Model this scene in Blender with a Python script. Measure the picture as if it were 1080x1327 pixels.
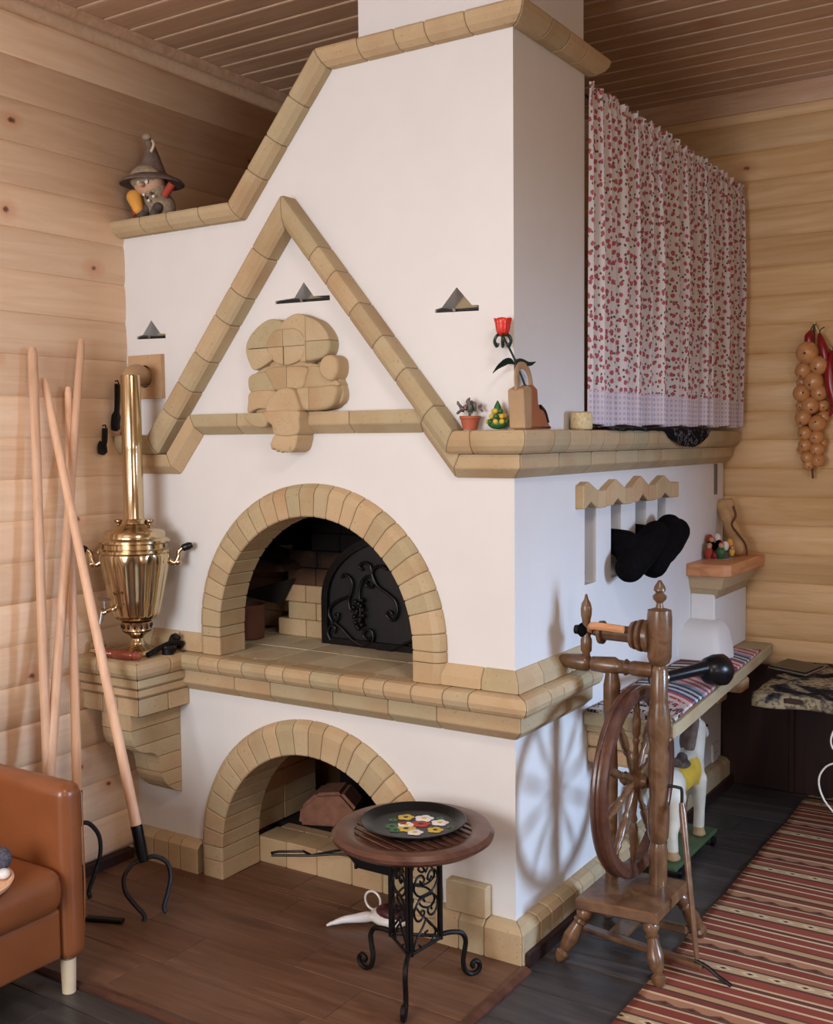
import bpy, bmesh, math, random
from math import sin, cos, pi, radians as rad, sqrt
from mathutils import Vector, Matrix, Quaternion, noise
random.seed(7)
SC = bpy.context.scene
for o in list(bpy.data.objects): bpy.data.objects.remove(o)
COL = SC.collection

# ------------------------------------------------------------ camera
cd = bpy.data.cameras.new('camera'); cam = bpy.data.objects.new('camera', cd); COL.objects.link(cam)
cd.sensor_fit = 'VERTICAL'; cd.sensor_height = 24; cd.lens = 1409/1327*24; cd.clip_start = .05; cd.clip_end = 60
cam.matrix_world = Matrix(((.84064, -.02821, .54085, 1.46734), (.54151, .061, -.83848, -2.79972), (-.00933, .99774, .06655, 1.55), (0, 0, 0, 1)))
SC.camera = cam
# ------------------------------------------------------------ light, world, exposure
w = bpy.data.worlds.new('world'); SC.world = w; w.use_nodes = True
w.node_tree.nodes['Background'].inputs[0].default_value = (.75, .85, 1, 1)
w.node_tree.nodes['Background'].inputs[1].default_value = .3
SC.view_settings.view_transform = 'Standard'; SC.view_settings.look = 'None'
SC.view_settings.exposure = 0.06; SC.view_settings.gamma = 1; SC.view_settings.use_curve_mapping = False
def area(name, loc, target, sx, sy, power, color, spread=180):
    l = bpy.data.lights.new(name, 'AREA'); l.shape = 'RECTANGLE'; l.size = sx; l.size_y = sy; l.energy = power; l.color = color
    o = bpy.data.objects.new(name, l); COL.objects.link(o); o.location = loc
    o.rotation_euler = (Vector(target)-Vector(loc)).to_track_quat('-Z', 'Y').to_euler(); l.spread = rad(spread); return o
area('window_daylight_right', (3.3, .42, 1.35), (0, .3, .3), .5, .8, 15, (.50, .70, 1), 64)
area('window_daylight_front', (-.2, -4.4, 1.7), (-.8, 0, 1.5), 1.8, 1.4, 118, (.90, .95, 1))
area('window_daylight_near', (3.3, -2.6, 1.6), (0, -.2, .9), 1.3, 1.3, 26, (.84, .91, 1))
area('warm_ceiling_fill', (1.3, -1.6, 2.9), (1.3, -1.6, 0), .5, .5, 26, (1, .90, .80))  # added warm fill light below the ceiling, no real fitting

# ------------------------------------------------------------ materials
def lin(c):
    f = lambda v: v/12.92 if v <= .04045 else ((v+.055)/1.055)**2.4
    return (f(c[0]/255), f(c[1]/255), f(c[2]/255), 1)
class NT:
    def __init__(s, name, rough=.6, metal=0, spec=.5):
        s.m = bpy.data.materials.new(name); s.m.use_nodes = True; s.t = s.m.node_tree
        s.b = s.t.nodes['Principled BSDF']; s.b.inputs['Roughness'].default_value = rough
        s.b.inputs['Metallic'].default_value = metal; s.b.inputs['Specular IOR Level'].default_value = spec
    def n(s, typ, **k):
        nd = s.t.nodes.new(typ)
        for a, v in k.items():
            if a.startswith('i_'):
                key = a[2:]; key = int(key) if key.isdigit() else key.replace('_', ' ')
                if hasattr(v, 'is_output') or isinstance(v, bpy.types.NodeSocket): s.t.links.new(v, nd.inputs[key])
                else: nd.inputs[key].default_value = v
            else: setattr(nd, a, v)
        return nd
    def link(s, a, b): s.t.links.new(a, b)
    def math(s, op, a, b=0., c=None):
        nd = s.n('ShaderNodeMath', operation=op)
        for i, v in enumerate((a, b) if c is None else (a, b, c)):
            if isinstance(v, bpy.types.NodeSocket): s.link(v, nd.inputs[i])
            else: nd.inputs[i].default_value = v
        return nd.outputs[0]
    def coords(s, kind='Object', scale=(1, 1, 1), rnd=0):
        tc = s.n('ShaderNodeTexCoord'); out = tc.outputs[kind]
        if rnd:
            oi = s.n('ShaderNodeObjectInfo'); ml = s.math('MULTIPLY', oi.outputs['Random'], rnd)
            cx = s.n('ShaderNodeCombineXYZ'); s.link(ml, cx.inputs[0]); s.link(ml, cx.inputs[1]); s.link(ml, cx.inputs[2])
            va = s.n('ShaderNodeVectorMath', operation='ADD'); s.link(out, va.inputs[0]); s.link(cx.outputs[0], va.inputs[1]); out = va.outputs[0]
        mp = s.n('ShaderNodeMapping'); mp.inputs['Scale'].default_value = scale; s.link(out, mp.inputs[0]); return mp.outputs[0]
    def noise(s, co, scale=5, detail=4, rough=.5, dist=0):
        nd = s.n('ShaderNodeTexNoise'); s.link(co, nd.inputs['Vector']); nd.inputs['Scale'].default_value = scale
        nd.inputs['Detail'].default_value = detail; nd.inputs['Roughness'].default_value = rough; nd.inputs['Distortion'].default_value = dist
        return nd.outputs['Fac']
    def ramp(s, fac, stops, const=False):
        nd = s.n('ShaderNodeValToRGB'); s.link(fac, nd.inputs[0]); e = nd.color_ramp.elements
        if const: nd.color_ramp.interpolation = 'CONSTANT'
        while len(e) > 1: e.remove(e[-1])
        e[0].position = stops[0][0]; e[0].color = stops[0][1]
        for p, c in stops[1:]:
            x = e.new(p); x.color = c
        return nd.outputs['Color']
    def mix(s, fac, a, b, blend='MIX'):
        nd = s.n('ShaderNodeMix', data_type='RGBA', blend_type=blend)
        for i, v in ((0, fac), (6, a), (7, b)):
            if isinstance(v, bpy.types.NodeSocket): s.link(v, nd.inputs[i])
            else: nd.inputs[i].default_value = v
        return nd.outputs[2]
    def color(s, c):
        if isinstance(c, bpy.types.NodeSocket): s.link(c, s.b.inputs['Base Color'])
        else: s.b.inputs['Base Color'].default_value = c
        return s
    def bump(s, h, strength=.3, dist=.01):
        nd = s.n('ShaderNodeBump'); nd.inputs['Strength'].default_value = strength; nd.inputs['Distance'].default_value = dist
        s.link(h, nd.inputs['Height']); s.link(nd.outputs[0], s.b.inputs['Normal']); return s
def flat(name, c, rough=.6, metal=0, var=.12, sc=14, spec=.5, bump=0):
    t = NT(name, rough, metal, spec); co = t.coords(); f = t.noise(co, sc, 4)
    c = lin(c); d = tuple(v*(1-var) for v in c[:3])+(1,); l = tuple(min(1, v*(1+var)) for v in c[:3])+(1,)
    t.color(t.ramp(f, [(.3, d), (.7, l)]))
    if bump: t.bump(f, bump, .004)
    return t.m
def wood(name, c1, c2, c3, rough=.45, knots=0, rnd=13., grain=(1.2, 14, 14), var=.14, spec=.4, ws=1.):
    t = NT(name, rough, 0, spec); co = t.coords('Object', grain, rnd)
    f = t.noise(co, 1.6*ws, 6, .6, 1.2)
    col = t.ramp(f, [(.28, lin(c1)), (.5, lin(c2)), (.72, lin(c3))])
    oi = t.n('ShaderNodeObjectInfo')
    v = t.math('MULTIPLY_ADD', oi.outputs['Random'], var*2, 1-var)
    hs = t.n('ShaderNodeHueSaturation'); t.link(v, hs.inputs['Value']); t.link(col, hs.inputs['Color']); col = hs.outputs[0]
    if knots:
        k = t.coords('Object', (1, 1, 1), rnd*1.7); sk = t.n('ShaderNodeSeparateXYZ'); t.link(k, sk.inputs[0])
        ck = t.n('ShaderNodeCombineXYZ'); t.link(t.math('MULTIPLY', sk.outputs[0], 3.6), ck.inputs[0]); t.link(t.math('MULTIPLY', sk.outputs[2], 5.2), ck.inputs[1])
        vo = t.n('ShaderNodeTexVoronoi'); vo.voronoi_dimensions = '2D'; t.link(ck.outputs[0], vo.inputs['Vector']); vo.inputs['Scale'].default_value = 1.
        vd = t.math('ADD', vo.outputs['Distance'], t.math('MULTIPLY_ADD', t.noise(t.coords('Object'), 42, 2), .09, -.045))
        sel = t.n('ShaderNodeSeparateColor'); t.link(vo.outputs['Color'], sel.inputs[0])
        on = t.math('GREATER_THAN', sel.outputs[0], 1-knots)
        ring = t.math('MULTIPLY', t.ramp(vd, [(.03, (1, 1, 1, 1)), (.22, (0, 0, 0, 1))]), on)
        core = t.math('MULTIPLY', t.ramp(vd, [(.02, (1, 1, 1, 1)), (.055, (0, 0, 0, 1))]), on)
        warm = lin((min(255, c1[0]*.93), c1[1]*.72, c1[2]*.62))
        col = t.mix(t.math('MULTIPLY', ring, .55), col, warm)
        col = t.mix(t.math('MULTIPLY', core, .85), col, lin((78, 46, 32)))
    t.color(col); t.bump(f, .12, .003); return t.m
M = {}
M['pine_pink'] = wood('pink_pine_log', (222, 186, 152), (232, 198, 164), (238, 208, 176), .5, .26, var=.06)
M['pine_yel'] = wood('yellow_pine_log', (202, 162, 112), (214, 176, 128), (224, 190, 144), .5, .42, var=.06)
M['ceil'] = wood('ceiling_pine', (182, 142, 112), (198, 160, 130), (212, 176, 146), .28, .1, spec=.5, var=.07)
M['seam_glint'] = flat('pale_seam_glint', (206, 176, 148), .35)  # glint along the glossy board seams, painted as a paler colour
M['darkfloor'] = wood('dark_laminate', (44, 40, 40), (62, 57, 56), (80, 73, 70), .38, 0, var=.2)
M['tile'] = wood('wood_look_tile', (84, 58, 44), (104, 72, 54), (122, 88, 68), .42, 0, var=.08)
M['grout'] = flat('tile_grout', (120, 88, 72), .8)
M['handle'] = wood('beech_handle', (206, 160, 126), (222, 178, 144), (232, 192, 160), .45, 0, 5., (14, 14, 1.2))
M['wheelwood'] = wood('varnished_walnut', (80, 55, 37), (106, 75, 51), (128, 95, 66), .28, 0, 5., (10, 10, 10), spec=.6)
M['redwood'] = wood('red_brown_wood', (66, 40, 32), (84, 53, 42), (102, 68, 54), .3, 0, 5., (4, 12, 12), spec=.6)
M['orangewood'] = wood('orange_wood', (176, 116, 76), (200, 138, 94), (212, 156, 112), .4, 0, 5., (4, 2, 12))
t = NT('white_plaster', .85, 0, .2); co = t.coords(); f = t.noise(co, 9, 5)
t.color(t.ramp(f, [(.3, lin((222, 220, 219))), (.7, lin((225, 223, 222)))])); t.bump(t.noise(co, 30, 5), .07, .003); M['plaster'] = t.m
def brickmat(name, cols, soot=0, rough=.8):
    t = NT(name, rough, 0, .25); co = t.coords('Object', (1, 1, 1), 9.)
    oi = t.n('ShaderNodeObjectInfo')
    base = t.ramp(oi.outputs['Random'], [(i/len(cols), lin(c)) for i, c in enumerate(cols)])
    f = t.noise(co, 16, 6, .6)
    col = t.mix(t.math('MULTIPLY', f, .32), base, lin((216, 200, 166)))
    p = t.noise(co, 170, 2)
    pits = t.ramp(p, [(.27, (1, 1, 1, 1)), (.33, (0, 0, 0, 1))])
    col = t.mix(t.math('MULTIPLY', pits, .6), col, lin((96, 66, 44)))
    g = t.noise(co, 5, 3)
    col = t.mix(t.ramp(g, [(.48, (0, 0, 0, 1)), (.75, (.45, .45, .45, 1))]), col, lin((164, 122, 82)))
    if soot: col = t.mix(soot, col, lin((24, 19, 17)))
    t.color(col); t.bump(t.noise(co, 60, 4), .25, .004); return t.m
BR = [(176, 157, 125), (184, 157, 121), (168, 153, 121), (186, 162, 128), (182, 152, 116), (164, 150, 117), (188, 160, 124)]
M['brick'] = brickmat('tan_facing_brick', BR)
M['firebrick'] = brickmat('orange_fire_brick', [(194, 160, 120), (188, 148, 110), (200, 168, 128), (184, 156, 116)])
M['palebrick'] = brickmat('pale_reveal_brick', [(196, 182, 154), (186, 170, 140), (204, 190, 162)])
# soot: a real deposit on the chamber walls, thick towards the vault
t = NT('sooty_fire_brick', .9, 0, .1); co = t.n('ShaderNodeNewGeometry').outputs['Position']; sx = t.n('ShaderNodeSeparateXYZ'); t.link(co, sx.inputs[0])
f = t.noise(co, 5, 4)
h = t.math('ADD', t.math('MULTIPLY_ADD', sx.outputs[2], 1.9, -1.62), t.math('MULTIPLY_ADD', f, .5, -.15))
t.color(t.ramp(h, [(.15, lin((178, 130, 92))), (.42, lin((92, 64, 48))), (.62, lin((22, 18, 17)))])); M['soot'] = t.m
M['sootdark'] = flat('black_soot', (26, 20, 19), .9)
M['mortar'] = flat('joint_mortar', (128, 108, 80), .95, bump=.2)
M['iron'] = flat('black_wrought_iron', (34, 31, 31), .42, .7, .3, 40)
M['ironplate'] = flat('black_sheet_iron', (40, 40, 42), .5, .5, .15, 9)
M['blackmetal'] = flat('black_painted_steel', (20, 20, 24), .3, .2)
M['brass'] = flat('polished_brass', (204, 186, 152), .17, 1, .12, 6)
M['brassdark'] = flat('old_brass', (170, 138, 104), .26, 1, .15, 10)
M['zinc'] = flat('dull_zinc', (112, 106, 98), .6, .4)
M['steel'] = flat('steel', (150, 146, 140), .3, .9)
M['leather'] = flat('tan_leather', (134, 78, 45), .3, 0, .12, 7, .6, .1)
M['cream'] = flat('cream_wood', (216, 196, 166), .5)
M['greyfelt'] = flat('grey_felt', (92, 90, 102), .95, 0, .4, 120, .1, .8)
M['blackfelt'] = flat('black_felt', (15, 13, 15), 1, 0, .3, 60, .05, .4)
M['white'] = flat('white_glaze', (226, 222, 218), .35)
M['offwhite'] = flat('off_white_paint', (206, 202, 188), .5, 0, .12)
M['yellow'] = flat('yellow_paint', (206, 172, 62), .5)
M['green'] = flat('green_paint', (66, 88, 58), .5, 0, .2)
M['leafgreen'] = flat('green_enamel', (40, 96, 50), .4, 0, .2)
M['darkgreen'] = flat('dark_green_metal', (30, 52, 48), .35, .4)
M['red'] = flat('red_enamel', (214, 52, 40), .3)
M['chili'] = flat('red_chili', (132, 26, 30), .3, 0, .2, 30)
M['onion'] = flat('onion_skin', (190, 134, 86), .28, 0, .2, 26, .5)
M['oniondark'] = flat('onion_tip', (96, 62, 40), .7)
M['straw'] = flat('straw', (216, 196, 150), .8, 0, .2, 90, .2, .8)
M['terracotta'] = flat('terracotta', (170, 90, 62), .7)
M['tan'] = flat('tan_leather_pale', (170, 138, 102), .5)
M['brownleather'] = flat('brown_leather', (150, 90, 58), .45)
M['greybrown'] = flat('grey_brown_felt', (112, 96, 88), .95, 0, .2, 40, .1, .5)
M['burlap'] = flat('burlap', (152, 134, 112), .95, 0, .25, 90, .1, .8)
M['orange'] = flat('orange_cloth', (224, 160, 70), .8)
M['redcloth'] = flat('red_cloth', (170, 66, 48), .8)
M['skin'] = flat('doll_skin', (200, 158, 130), .7)
M['darkcloth'] = flat('dark_check_cloth', (84, 72, 66), .9, 0, .5, 60)
M['gourd'] = flat('tan_gourd', (190, 152, 106), .6, 0, .18, 20)
M['maroon'] = flat('maroon_glaze', (70, 28, 36), .4)
M['rolling'] = flat('red_brown_lacquer', (134, 64, 44), .25, 0, .15, 20, .6)
M['claypot'] = flat('brown_clay', (104, 66, 52), .7)
M['rubble'] = flat('reddish_fired_clay', (150, 104, 84), .9, 0, .2, 30, .2, .6)
M['darkpanel'] = wood('dark_red_panel', (38, 22, 20), (48, 28, 26), (58, 35, 31), .5, 0, 5., (12, 12, 1.2))
M['screen'] = flat('black_glass', (14, 14, 16), .08)
M['glass'] = NT('clear_glass', .05).m
_b = M['glass'].node_tree.nodes['Principled BSDF']; _b.inputs['Transmission Weight'].default_value = 1; _b.inputs['Base Color'].default_value = (.95, .93, .88, 1)
# curtain cloth
t = NT('flower_print_cotton', .85, 0, .15); tc = t.n('ShaderNodeTexCoord')
def vor(scale, off, rndm=.55):
    mp = t.n('ShaderNodeMapping'); mp.inputs['Scale'].default_value = (scale, scale, scale); mp.inputs['Location'].default_value = off
    t.link(tc.outputs['UV'], mp.inputs[0]); v = t.n('ShaderNodeTexVoronoi'); v.voronoi_dimensions = '2D'; t.link(mp.outputs[0], v.inputs['Vector']); v.inputs['Scale'].default_value = 1; v.inputs['Randomness'].default_value = rndm
    return v
n1 = t.noise(tc.outputs['UV'], 130, 2)
v1 = vor(30, (0, 0, 0), .6); v3 = vor(36, (.7, .1, 0), .8)
d1 = t.math('ADD', v1.outputs['Distance'], t.math('MULTIPLY_ADD', n1, .34, -.17))
d3 = t.math('ADD', v3.outputs['Distance'], t.math('MULTIPLY_ADD', n1, .3, -.15))
c = t.mix(t.math('LESS_THAN', d3, .17), lin((214, 206, 205)), lin((98, 92, 84)))
c = t.mix(t.math('LESS_THAN', d1, .25), c, lin((172, 92, 100)))
t.color(c); M['curtain'] = t.m
t = NT('white_lace_band', .9, 0, .1); tc = t.n('ShaderNodeTexCoord'); sx = t.n('ShaderNodeSeparateXYZ'); t.link(tc.outputs['UV'], sx.inputs[0])
g = t.math('MULTIPLY', t.math('GREATER_THAN', t.math('FRACT', t.math('MULTIPLY', sx.outputs[0], 55)), .5), t.math('GREATER_THAN', t.math('FRACT', t.math('MULTIPLY', sx.outputs[1], 55)), .5))
t.color(t.mix(g, lin((212, 202, 212)), lin((184, 172, 188)))); M['lace'] = t.m
# rug stripes run across; period along y
def stripes(name, cols, axis, period, wav=0, noise_amt=.0, rough=.95, motif=False, space='Object'):
    t = NT(name, rough, 0, .1); co = t.coords(space); sx = t.n('ShaderNodeSeparateXYZ'); t.link(co, sx.inputs[0])
    p = sx.outputs[axis]
    if noise_amt: p = t.math('MULTIPLY_ADD', t.noise(co, 40, 2), noise_amt, p)
    f = t.math('FRACT', t.math('DIVIDE', p, period))
    tot = sum(wd for wd, _ in cols); acc = 0; st = []
    for wd, c in cols: st.append((acc/tot, lin(c))); acc += wd
    c = t.ramp(f, st, True)
    if motif:   # small woven diamonds along some of the bands
        u = t.math('ABSOLUTE', t.math('SUBTRACT', t.math('FRACT', t.math('MULTIPLY', sx.outputs[0], 13)), .5))
        for k, (cen, hw, cc) in enumerate(motif):
            vv = t.math('ABSOLUTE', t.math('SUBTRACT', f, cen))
            dd = t.math('ADD', t.math('MULTIPLY', u, 2.2), t.math('DIVIDE', vv, hw))
            m = t.math('LESS_THAN', dd, .8); m2 = t.math('LESS_THAN', dd, .35)
            c = t.mix(m, c, lin(cc)); c = t.mix(m2, c, lin((70, 40, 34)))
    c = t.mix(t.math('MULTIPLY', t.noise(co, 150, 2), .25), c, lin((120, 84, 66)))
    t.color(c); t.bump(t.noise(co, 160, 2), .3, .003); return t.m
RU = [(2, (132, 66, 56)), (.6, (206, 184, 150)), (1, (92, 56, 50)), (.5, (196, 170, 134)), (2.2, (138, 70, 60)), (.6, (74, 54, 48)), (2.2, (184, 158, 124)), (.5, (84, 60, 52)), (1.5, (148, 96, 76)), (.5, (206, 186, 152)), (2.2, (124, 60, 52)), (.5, (196, 170, 136)), (.8, (84, 66, 58)), (2.0, (164, 118, 92)), (.5, (206, 184, 146)), (1.4, (112, 58, 52)), (.5, (72, 54, 48)), (1.4, (176, 144, 108)), (.5, (92, 62, 54)), (1.8, (136, 66, 56)), (.6, (200, 178, 144))]
M['rug'] = stripes('kilim_rug', RU, 1, .40, motif=[(.34, .045, (206, 186, 152)), (.64, .04, (96, 64, 56))])
M['fringe'] = flat('rug_fringe', (176, 160, 136), .95)
def solid(name, c, rough=.5, metal=0): return flat(name, c, rough, metal)

# ------------------------------------------------------------ builders
WL = {}
def put(o, parent=None, loc=None):
    COL.objects.link(o)
    if loc is not None:                       # mesh already local to loc
        wl = Vector(loc)
    else: wl = Vector((0, 0, 0))
    WL[o.name] = wl
    if parent: o.parent = parent; o.location = wl-WL[parent.name]
    else: o.location = wl
    return o
def thing(name, label, cat, loc=(0, 0, 0), group=None):
    o = bpy.data.objects.new(name, None); o.empty_display_size = .05; put(o, None, loc); o['label'] = label; o['category'] = cat
    if group: o['group'] = group
    return o
def tag(o, label, cat, group=None):
    o['label'] = label; o['category'] = cat
    if group: o['group'] = group
    return o
def obj(name, me, mat=None, parent=None, smooth=False, loc=None, label=None):
    """mesh data or (verts, faces) in world coordinates; origin moved to the parts centre bottom"""
    if isinstance(me, tuple):
        vs, fs = me; m = bpy.data.meshes.new(name); m.from_pydata([tuple(v) for v in vs], [], fs); me = m
    elif isinstance(me, bmesh.types.BMesh):
        bm = me; me = bpy.data.meshes.new(name); bm.to_mesh(me); bm.free()
    if loc is None and len(me.vertices):
        xs = [v.co for v in me.vertices]
        lo = Vector((min(v.x for v in xs), min(v.y for v in xs), min(v.z for v in xs))); hi = Vector((max(v.x for v in xs), max(v.y for v in xs), max(v.z for v in xs)))
        loc = Vector(((lo.x+hi.x)/2, (lo.y+hi.y)/2, lo.z)); me.transform(Matrix.Translation(-loc))
    if mat is not None and len(me.materials) == 0: me.materials.append(M[mat] if isinstance(mat, str) else mat)
    if smooth:
        for p in me.polygons: p.use_smooth = True
        if smooth == 'auto':
            try: me.set_sharp_from_angle(angle=rad(40))
            except Exception: pass
    o = bpy.data.objects.new(name, me); put(o, parent, loc)
    if label: o['label'] = label
    return o
def fixn(vs, fs):
    bm = bmesh.new(); V = [bm.verts.new(v) for v in vs]
    for f in fs:
        try: bm.faces.new([V[i] for i in f])
        except ValueError: pass
    bmesh.ops.recalc_face_normals(bm, faces=bm.faces); return bm
def join(*parts):
    vs, fs = [], []
    for v, f in parts:
        n = len(vs); vs += [tuple(p) for p in v]; fs += [tuple(i+n for i in q) for q in f]
    return vs, fs
def boxg(x0, x1, y0, y1, z0, z1):
    v = [(x, y, z) for z in (z0, z1) for y in (y0, y1) for x in (x0, x1)]
    return v, [(0, 2, 3, 1), (4, 5, 7, 6), (0, 1, 5, 4), (2, 6, 7, 3), (0, 4, 6, 2), (1, 3, 7, 5)]
def box(name, x0, x1, y0, y1, z0, z1, mat, parent=None, bev=.003, seg=1, rot=None, label=None, smooth=False):
    bm = fixn(*boxg(x0, x1, y0, y1, z0, z1))
    if bev: bmesh.ops.bevel(bm, geom=list(bm.edges), offset=bev, segments=seg, profile=.5, affect='EDGES')
    if rot: bmesh.ops.transform(bm, matrix=rot, verts=bm.verts)
    return obj(name, bm, mat, parent, smooth, label=label)
def about(c, ax, ang): return Matrix.Translation(c) @ Matrix.Rotation(ang, 4, ax) @ Matrix.Translation(-Vector(c))
def rings(rs, closed_ends=True, loop=False):
    """list of rings (same count) -> geometry"""
    k = len(rs[0]); vs = [p for r in rs for p in r]; fs = []
    n = len(rs)
    for i in range(n if loop else n-1):
        a = i*k; b = ((i+1) % n)*k
        for j in range(k): fs.append((a+j, a+(j+1) % k, b+(j+1) % k, b+j))
    if closed_ends and not loop: fs += [tuple(range(k))[::-1], tuple(range((n-1)*k, n*k))]
    return vs, fs
def frame(d):
    d = Vector(d).normalized(); a = Vector((0, 0, 1)) if abs(d.z) < .9 else Vector((1, 0, 0)); u = d.cross(a).normalized(); return u, d.cross(u).normalized()
def spindleg(p0, p1, prof, seg=16):
    p0 = Vector(p0); p1 = Vector(p1); d = p1-p0; u, v = frame(d)
    return rings([[p0+d*t+(u*cos(2*pi*k/seg)+v*sin(2*pi*k/seg))*r for k in range(seg)] for t, r in prof])
def spindle(name, p0, p1, prof, mat, parent=None, seg=16, label=None): return obj(name, fixn(*spindleg(p0, p1, prof, seg)), mat, parent, 'auto', label=label)
def catmull(pts, n=6, closed=False):
    P = [Vector(p) for p in pts]; out = []
    m = len(P)
    for i in range(m if closed else m-1):
        if closed: a, b, c, d = P[i-1], P[i], P[(i+1) % m], P[(i+2) % m]
        else: a = P[i-1] if i else P[0]*2-P[1]; b = P[i]; c = P[i+1]; d = P[i+2] if i+2 < m else P[-1]*2-P[-2]
        for k in range(n):
            t = k/n; out.append(.5*((2*b)+(c-a)*t+(2*a-5*b+4*c-d)*t*t+(3*b-a-3*c+d)*t**3))
    if not closed: out.append(P[-1])
    return out
def tubeg(pts, r, seg=8, closed=False, flat=None):
    P = [Vector(p) for p in pts]; n = len(P); rs = []; u = None
    for i in range(n):
        if closed: d = P[(i+1) % n]-P[i-1]
        else: d = P[min(i+1, n-1)]-P[max(i-1, 0)]
        d.normalize()
        if u is None: u, v = frame(d)
        else:
            u = (u-d*u.dot(d)); u = u.normalized() if u.length > 1e-6 else frame(d)[0]
            v = d.cross(u)
        rr = r[i] if isinstance(r, (list, tuple)) else r
        if flat is None: rs.append([P[i]+(u*cos(2*pi*k/seg)+v*sin(2*pi*k/seg))*rr for k in range(seg)])
        else:
            nn = Vector(flat[0]).normalized(); s = d.cross(nn).normalized()
            rs.append([P[i]+nn*cos(2*pi*k/seg+pi/seg)*flat[1]+s*sin(2*pi*k/seg+pi/seg)*rr for k in range(seg)])
    return rings(rs, True, closed)
def tube(name, pts, r, mat, parent=None, seg=8, closed=False, label=None, flat=None): return obj(name, fixn(*tubeg(pts, r, seg, closed, flat)), mat, parent, 'auto', label=label)
def latheg(c, prof, seg=32, ax=(0, 0, 1)):
    ax = Vector(ax).normalized(); u, v = frame(ax); c = Vector(c)
    return rings([[c+ax*h+(u*cos(2*pi*k/seg)+v*sin(2*pi*k/seg))*max(r, 1e-4) for k in range(seg)] for r, h in prof])
def lathe(name, c, prof, mat, parent=None, seg=32, ax=(0, 0, 1), label=None): return obj(name, fixn(*latheg(c, prof, seg, ax)), mat, parent, 'auto', label=label)
def prismg(poly, axis, a, b):
    """poly of (p,q); axis 'x': (p,q)=(y,z); 'y': (x,z); 'z': (x,y)"""
    f = {'x': lambda p, q, h: (h, p, q), 'y': lambda p, q, h: (p, h, q), 'z': lambda p, q, h: (p, q, h)}[axis]
    return rings([[Vector(f(p, q, h)) for p, q in poly] for h in (a, b)])
def prism(name, poly, axis, a, b, mat, parent=None, bev=.0025, label=None, smooth=False):
    bm = fixn(*prismg(poly, axis, a, b))
    if bev: bmesh.ops.bevel(bm, geom=list(bm.edges), offset=bev, segments=1, affect='EDGES')
    return obj(name, bm, mat, parent, smooth, label=label)
def ellg(c, r, seg=16, rg=10, rot=None):
    vs = []; fs = []; c = Vector(c)
    R_ = rot if rot else Matrix.Identity(3)
    r = (r, r, r) if isinstance(r, (int, float)) else r
    vs.append(c+R_ @ Vector((0, 0, r[2])))
    for i in range(1, rg):
        a = pi*i/rg
        for k in range(seg): b = 2*pi*k/seg; vs.append(c+R_ @ Vector((r[0]*sin(a)*cos(b), r[1]*sin(a)*sin(b), r[2]*cos(a))))
    vs.append(c+R_ @ Vector((0, 0, -r[2]))); n = len(vs)-1
    for k in range(seg):
        fs.append((0, 1+k, 1+(k+1) % seg)); fs.append((n, n-seg+(k+1) % seg, n-seg+k))
        for i in range(rg-2): a = 1+i*seg; fs.append((a+k, a+seg+k, a+seg+(k+1) % seg, a+(k+1) % seg))
    return vs, fs
def ell(name, c, r, mat, parent=None, rot=None, seg=16, rg=10, label=None): return obj(name, fixn(*ellg(c, r, seg, rg, rot)), mat, parent, True, label=label)
def caps(p0, p1, r0, r1): 
    p0 = Vector(p0); p1 = Vector(p1); n = 8
    g = [spindleg(p0, p1, [(0, r0), (1, r1)], 14), ellg(p0, r0, 14, 8), ellg(p1, r1, 14, 8)]
    return join(*g)
def blob(name, geoms, mat, parent=None, vox=.008, smooth=4, label=None, paint=None):
    """one continuous skin over overlapping lumps"""
    me = bpy.data.meshes.new('t')
    bm = bmesh.new()
    for g in geoms:
        b2 = fixn(*g); m2 = bpy.data.meshes.new('q'); b2.to_mesh(m2); b2.free(); bm.from_mesh(m2); bpy.data.meshes.remove(m2)
    bm.to_mesh(me); bm.free()
    o = bpy.data.objects.new('t', me); COL.objects.link(o)
    r = o.modifiers.new('r', 'REMESH'); r.mode = 'VOXEL'; r.voxel_size = vox
    s = o.modifiers.new('s', 'SMOOTH'); s.iterations = smooth; s.factor = .5
    dg = bpy.context.evaluated_depsgraph_get(); out = bpy.data.meshes.new_from_object(o.evaluated_get(dg)); bpy.data.objects.remove(o)
    out.materials.clear()
    if paint:
        for m_ in paint[0]: out.materials.append(M[m_])
        for p in out.polygons: p.material_index = paint[1](p.center)
    return obj(name, out, mat, parent, True, label=label)
def slab_holes(name, outline, holes, a, b, plane, mat, parent=None):
    """flat slab with real openings; outline and holes are closed loops in the plane; a..b = thickness range"""
    cu = bpy.data.curves.new('c', 'CURVE'); cu.dimensions = '2D'; cu.fill_mode = 'BOTH'; cu.extrude = abs(b-a)/2
    for lp in [outline]+holes:
        sp = cu.splines.new('POLY'); sp.points.add(len(lp)-1); sp.use_cyclic_u = True
        for i, (p, q) in enumerate(lp): sp.points[i].co = (p, q, 0, 1)
    o = bpy.data.objects.new('c', cu); COL.objects.link(o)
    dg = bpy.context.evaluated_depsgraph_get(); me = bpy.data.meshes.new_from_object(o.evaluated_get(dg)); bpy.data.objects.remove(o)
    mid = (a+b)/2
    if plane == 'y': mt = Matrix(((1, 0, 0, 0), (0, 0, -1, mid), (0, 1, 0, 0), (0, 0, 0, 1)))
    else: mt = Matrix(((0, 0, 1, mid), (1, 0, 0, 0), (0, 1, 0, 0), (0, 0, 0, 1)))
    me.transform(mt); me.materials.clear()
    bm = bmesh.new(); bm.from_mesh(me); bmesh.ops.remove_doubles(bm, verts=bm.verts, dist=1e-5); bmesh.ops.recalc_face_normals(bm, faces=bm.faces)
    for f_ in bm.faces: f_.smooth = False
    return obj(name, bm, mat, parent)
def mitre(a, b): return (a+b)/(1+a.dot(b))
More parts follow.
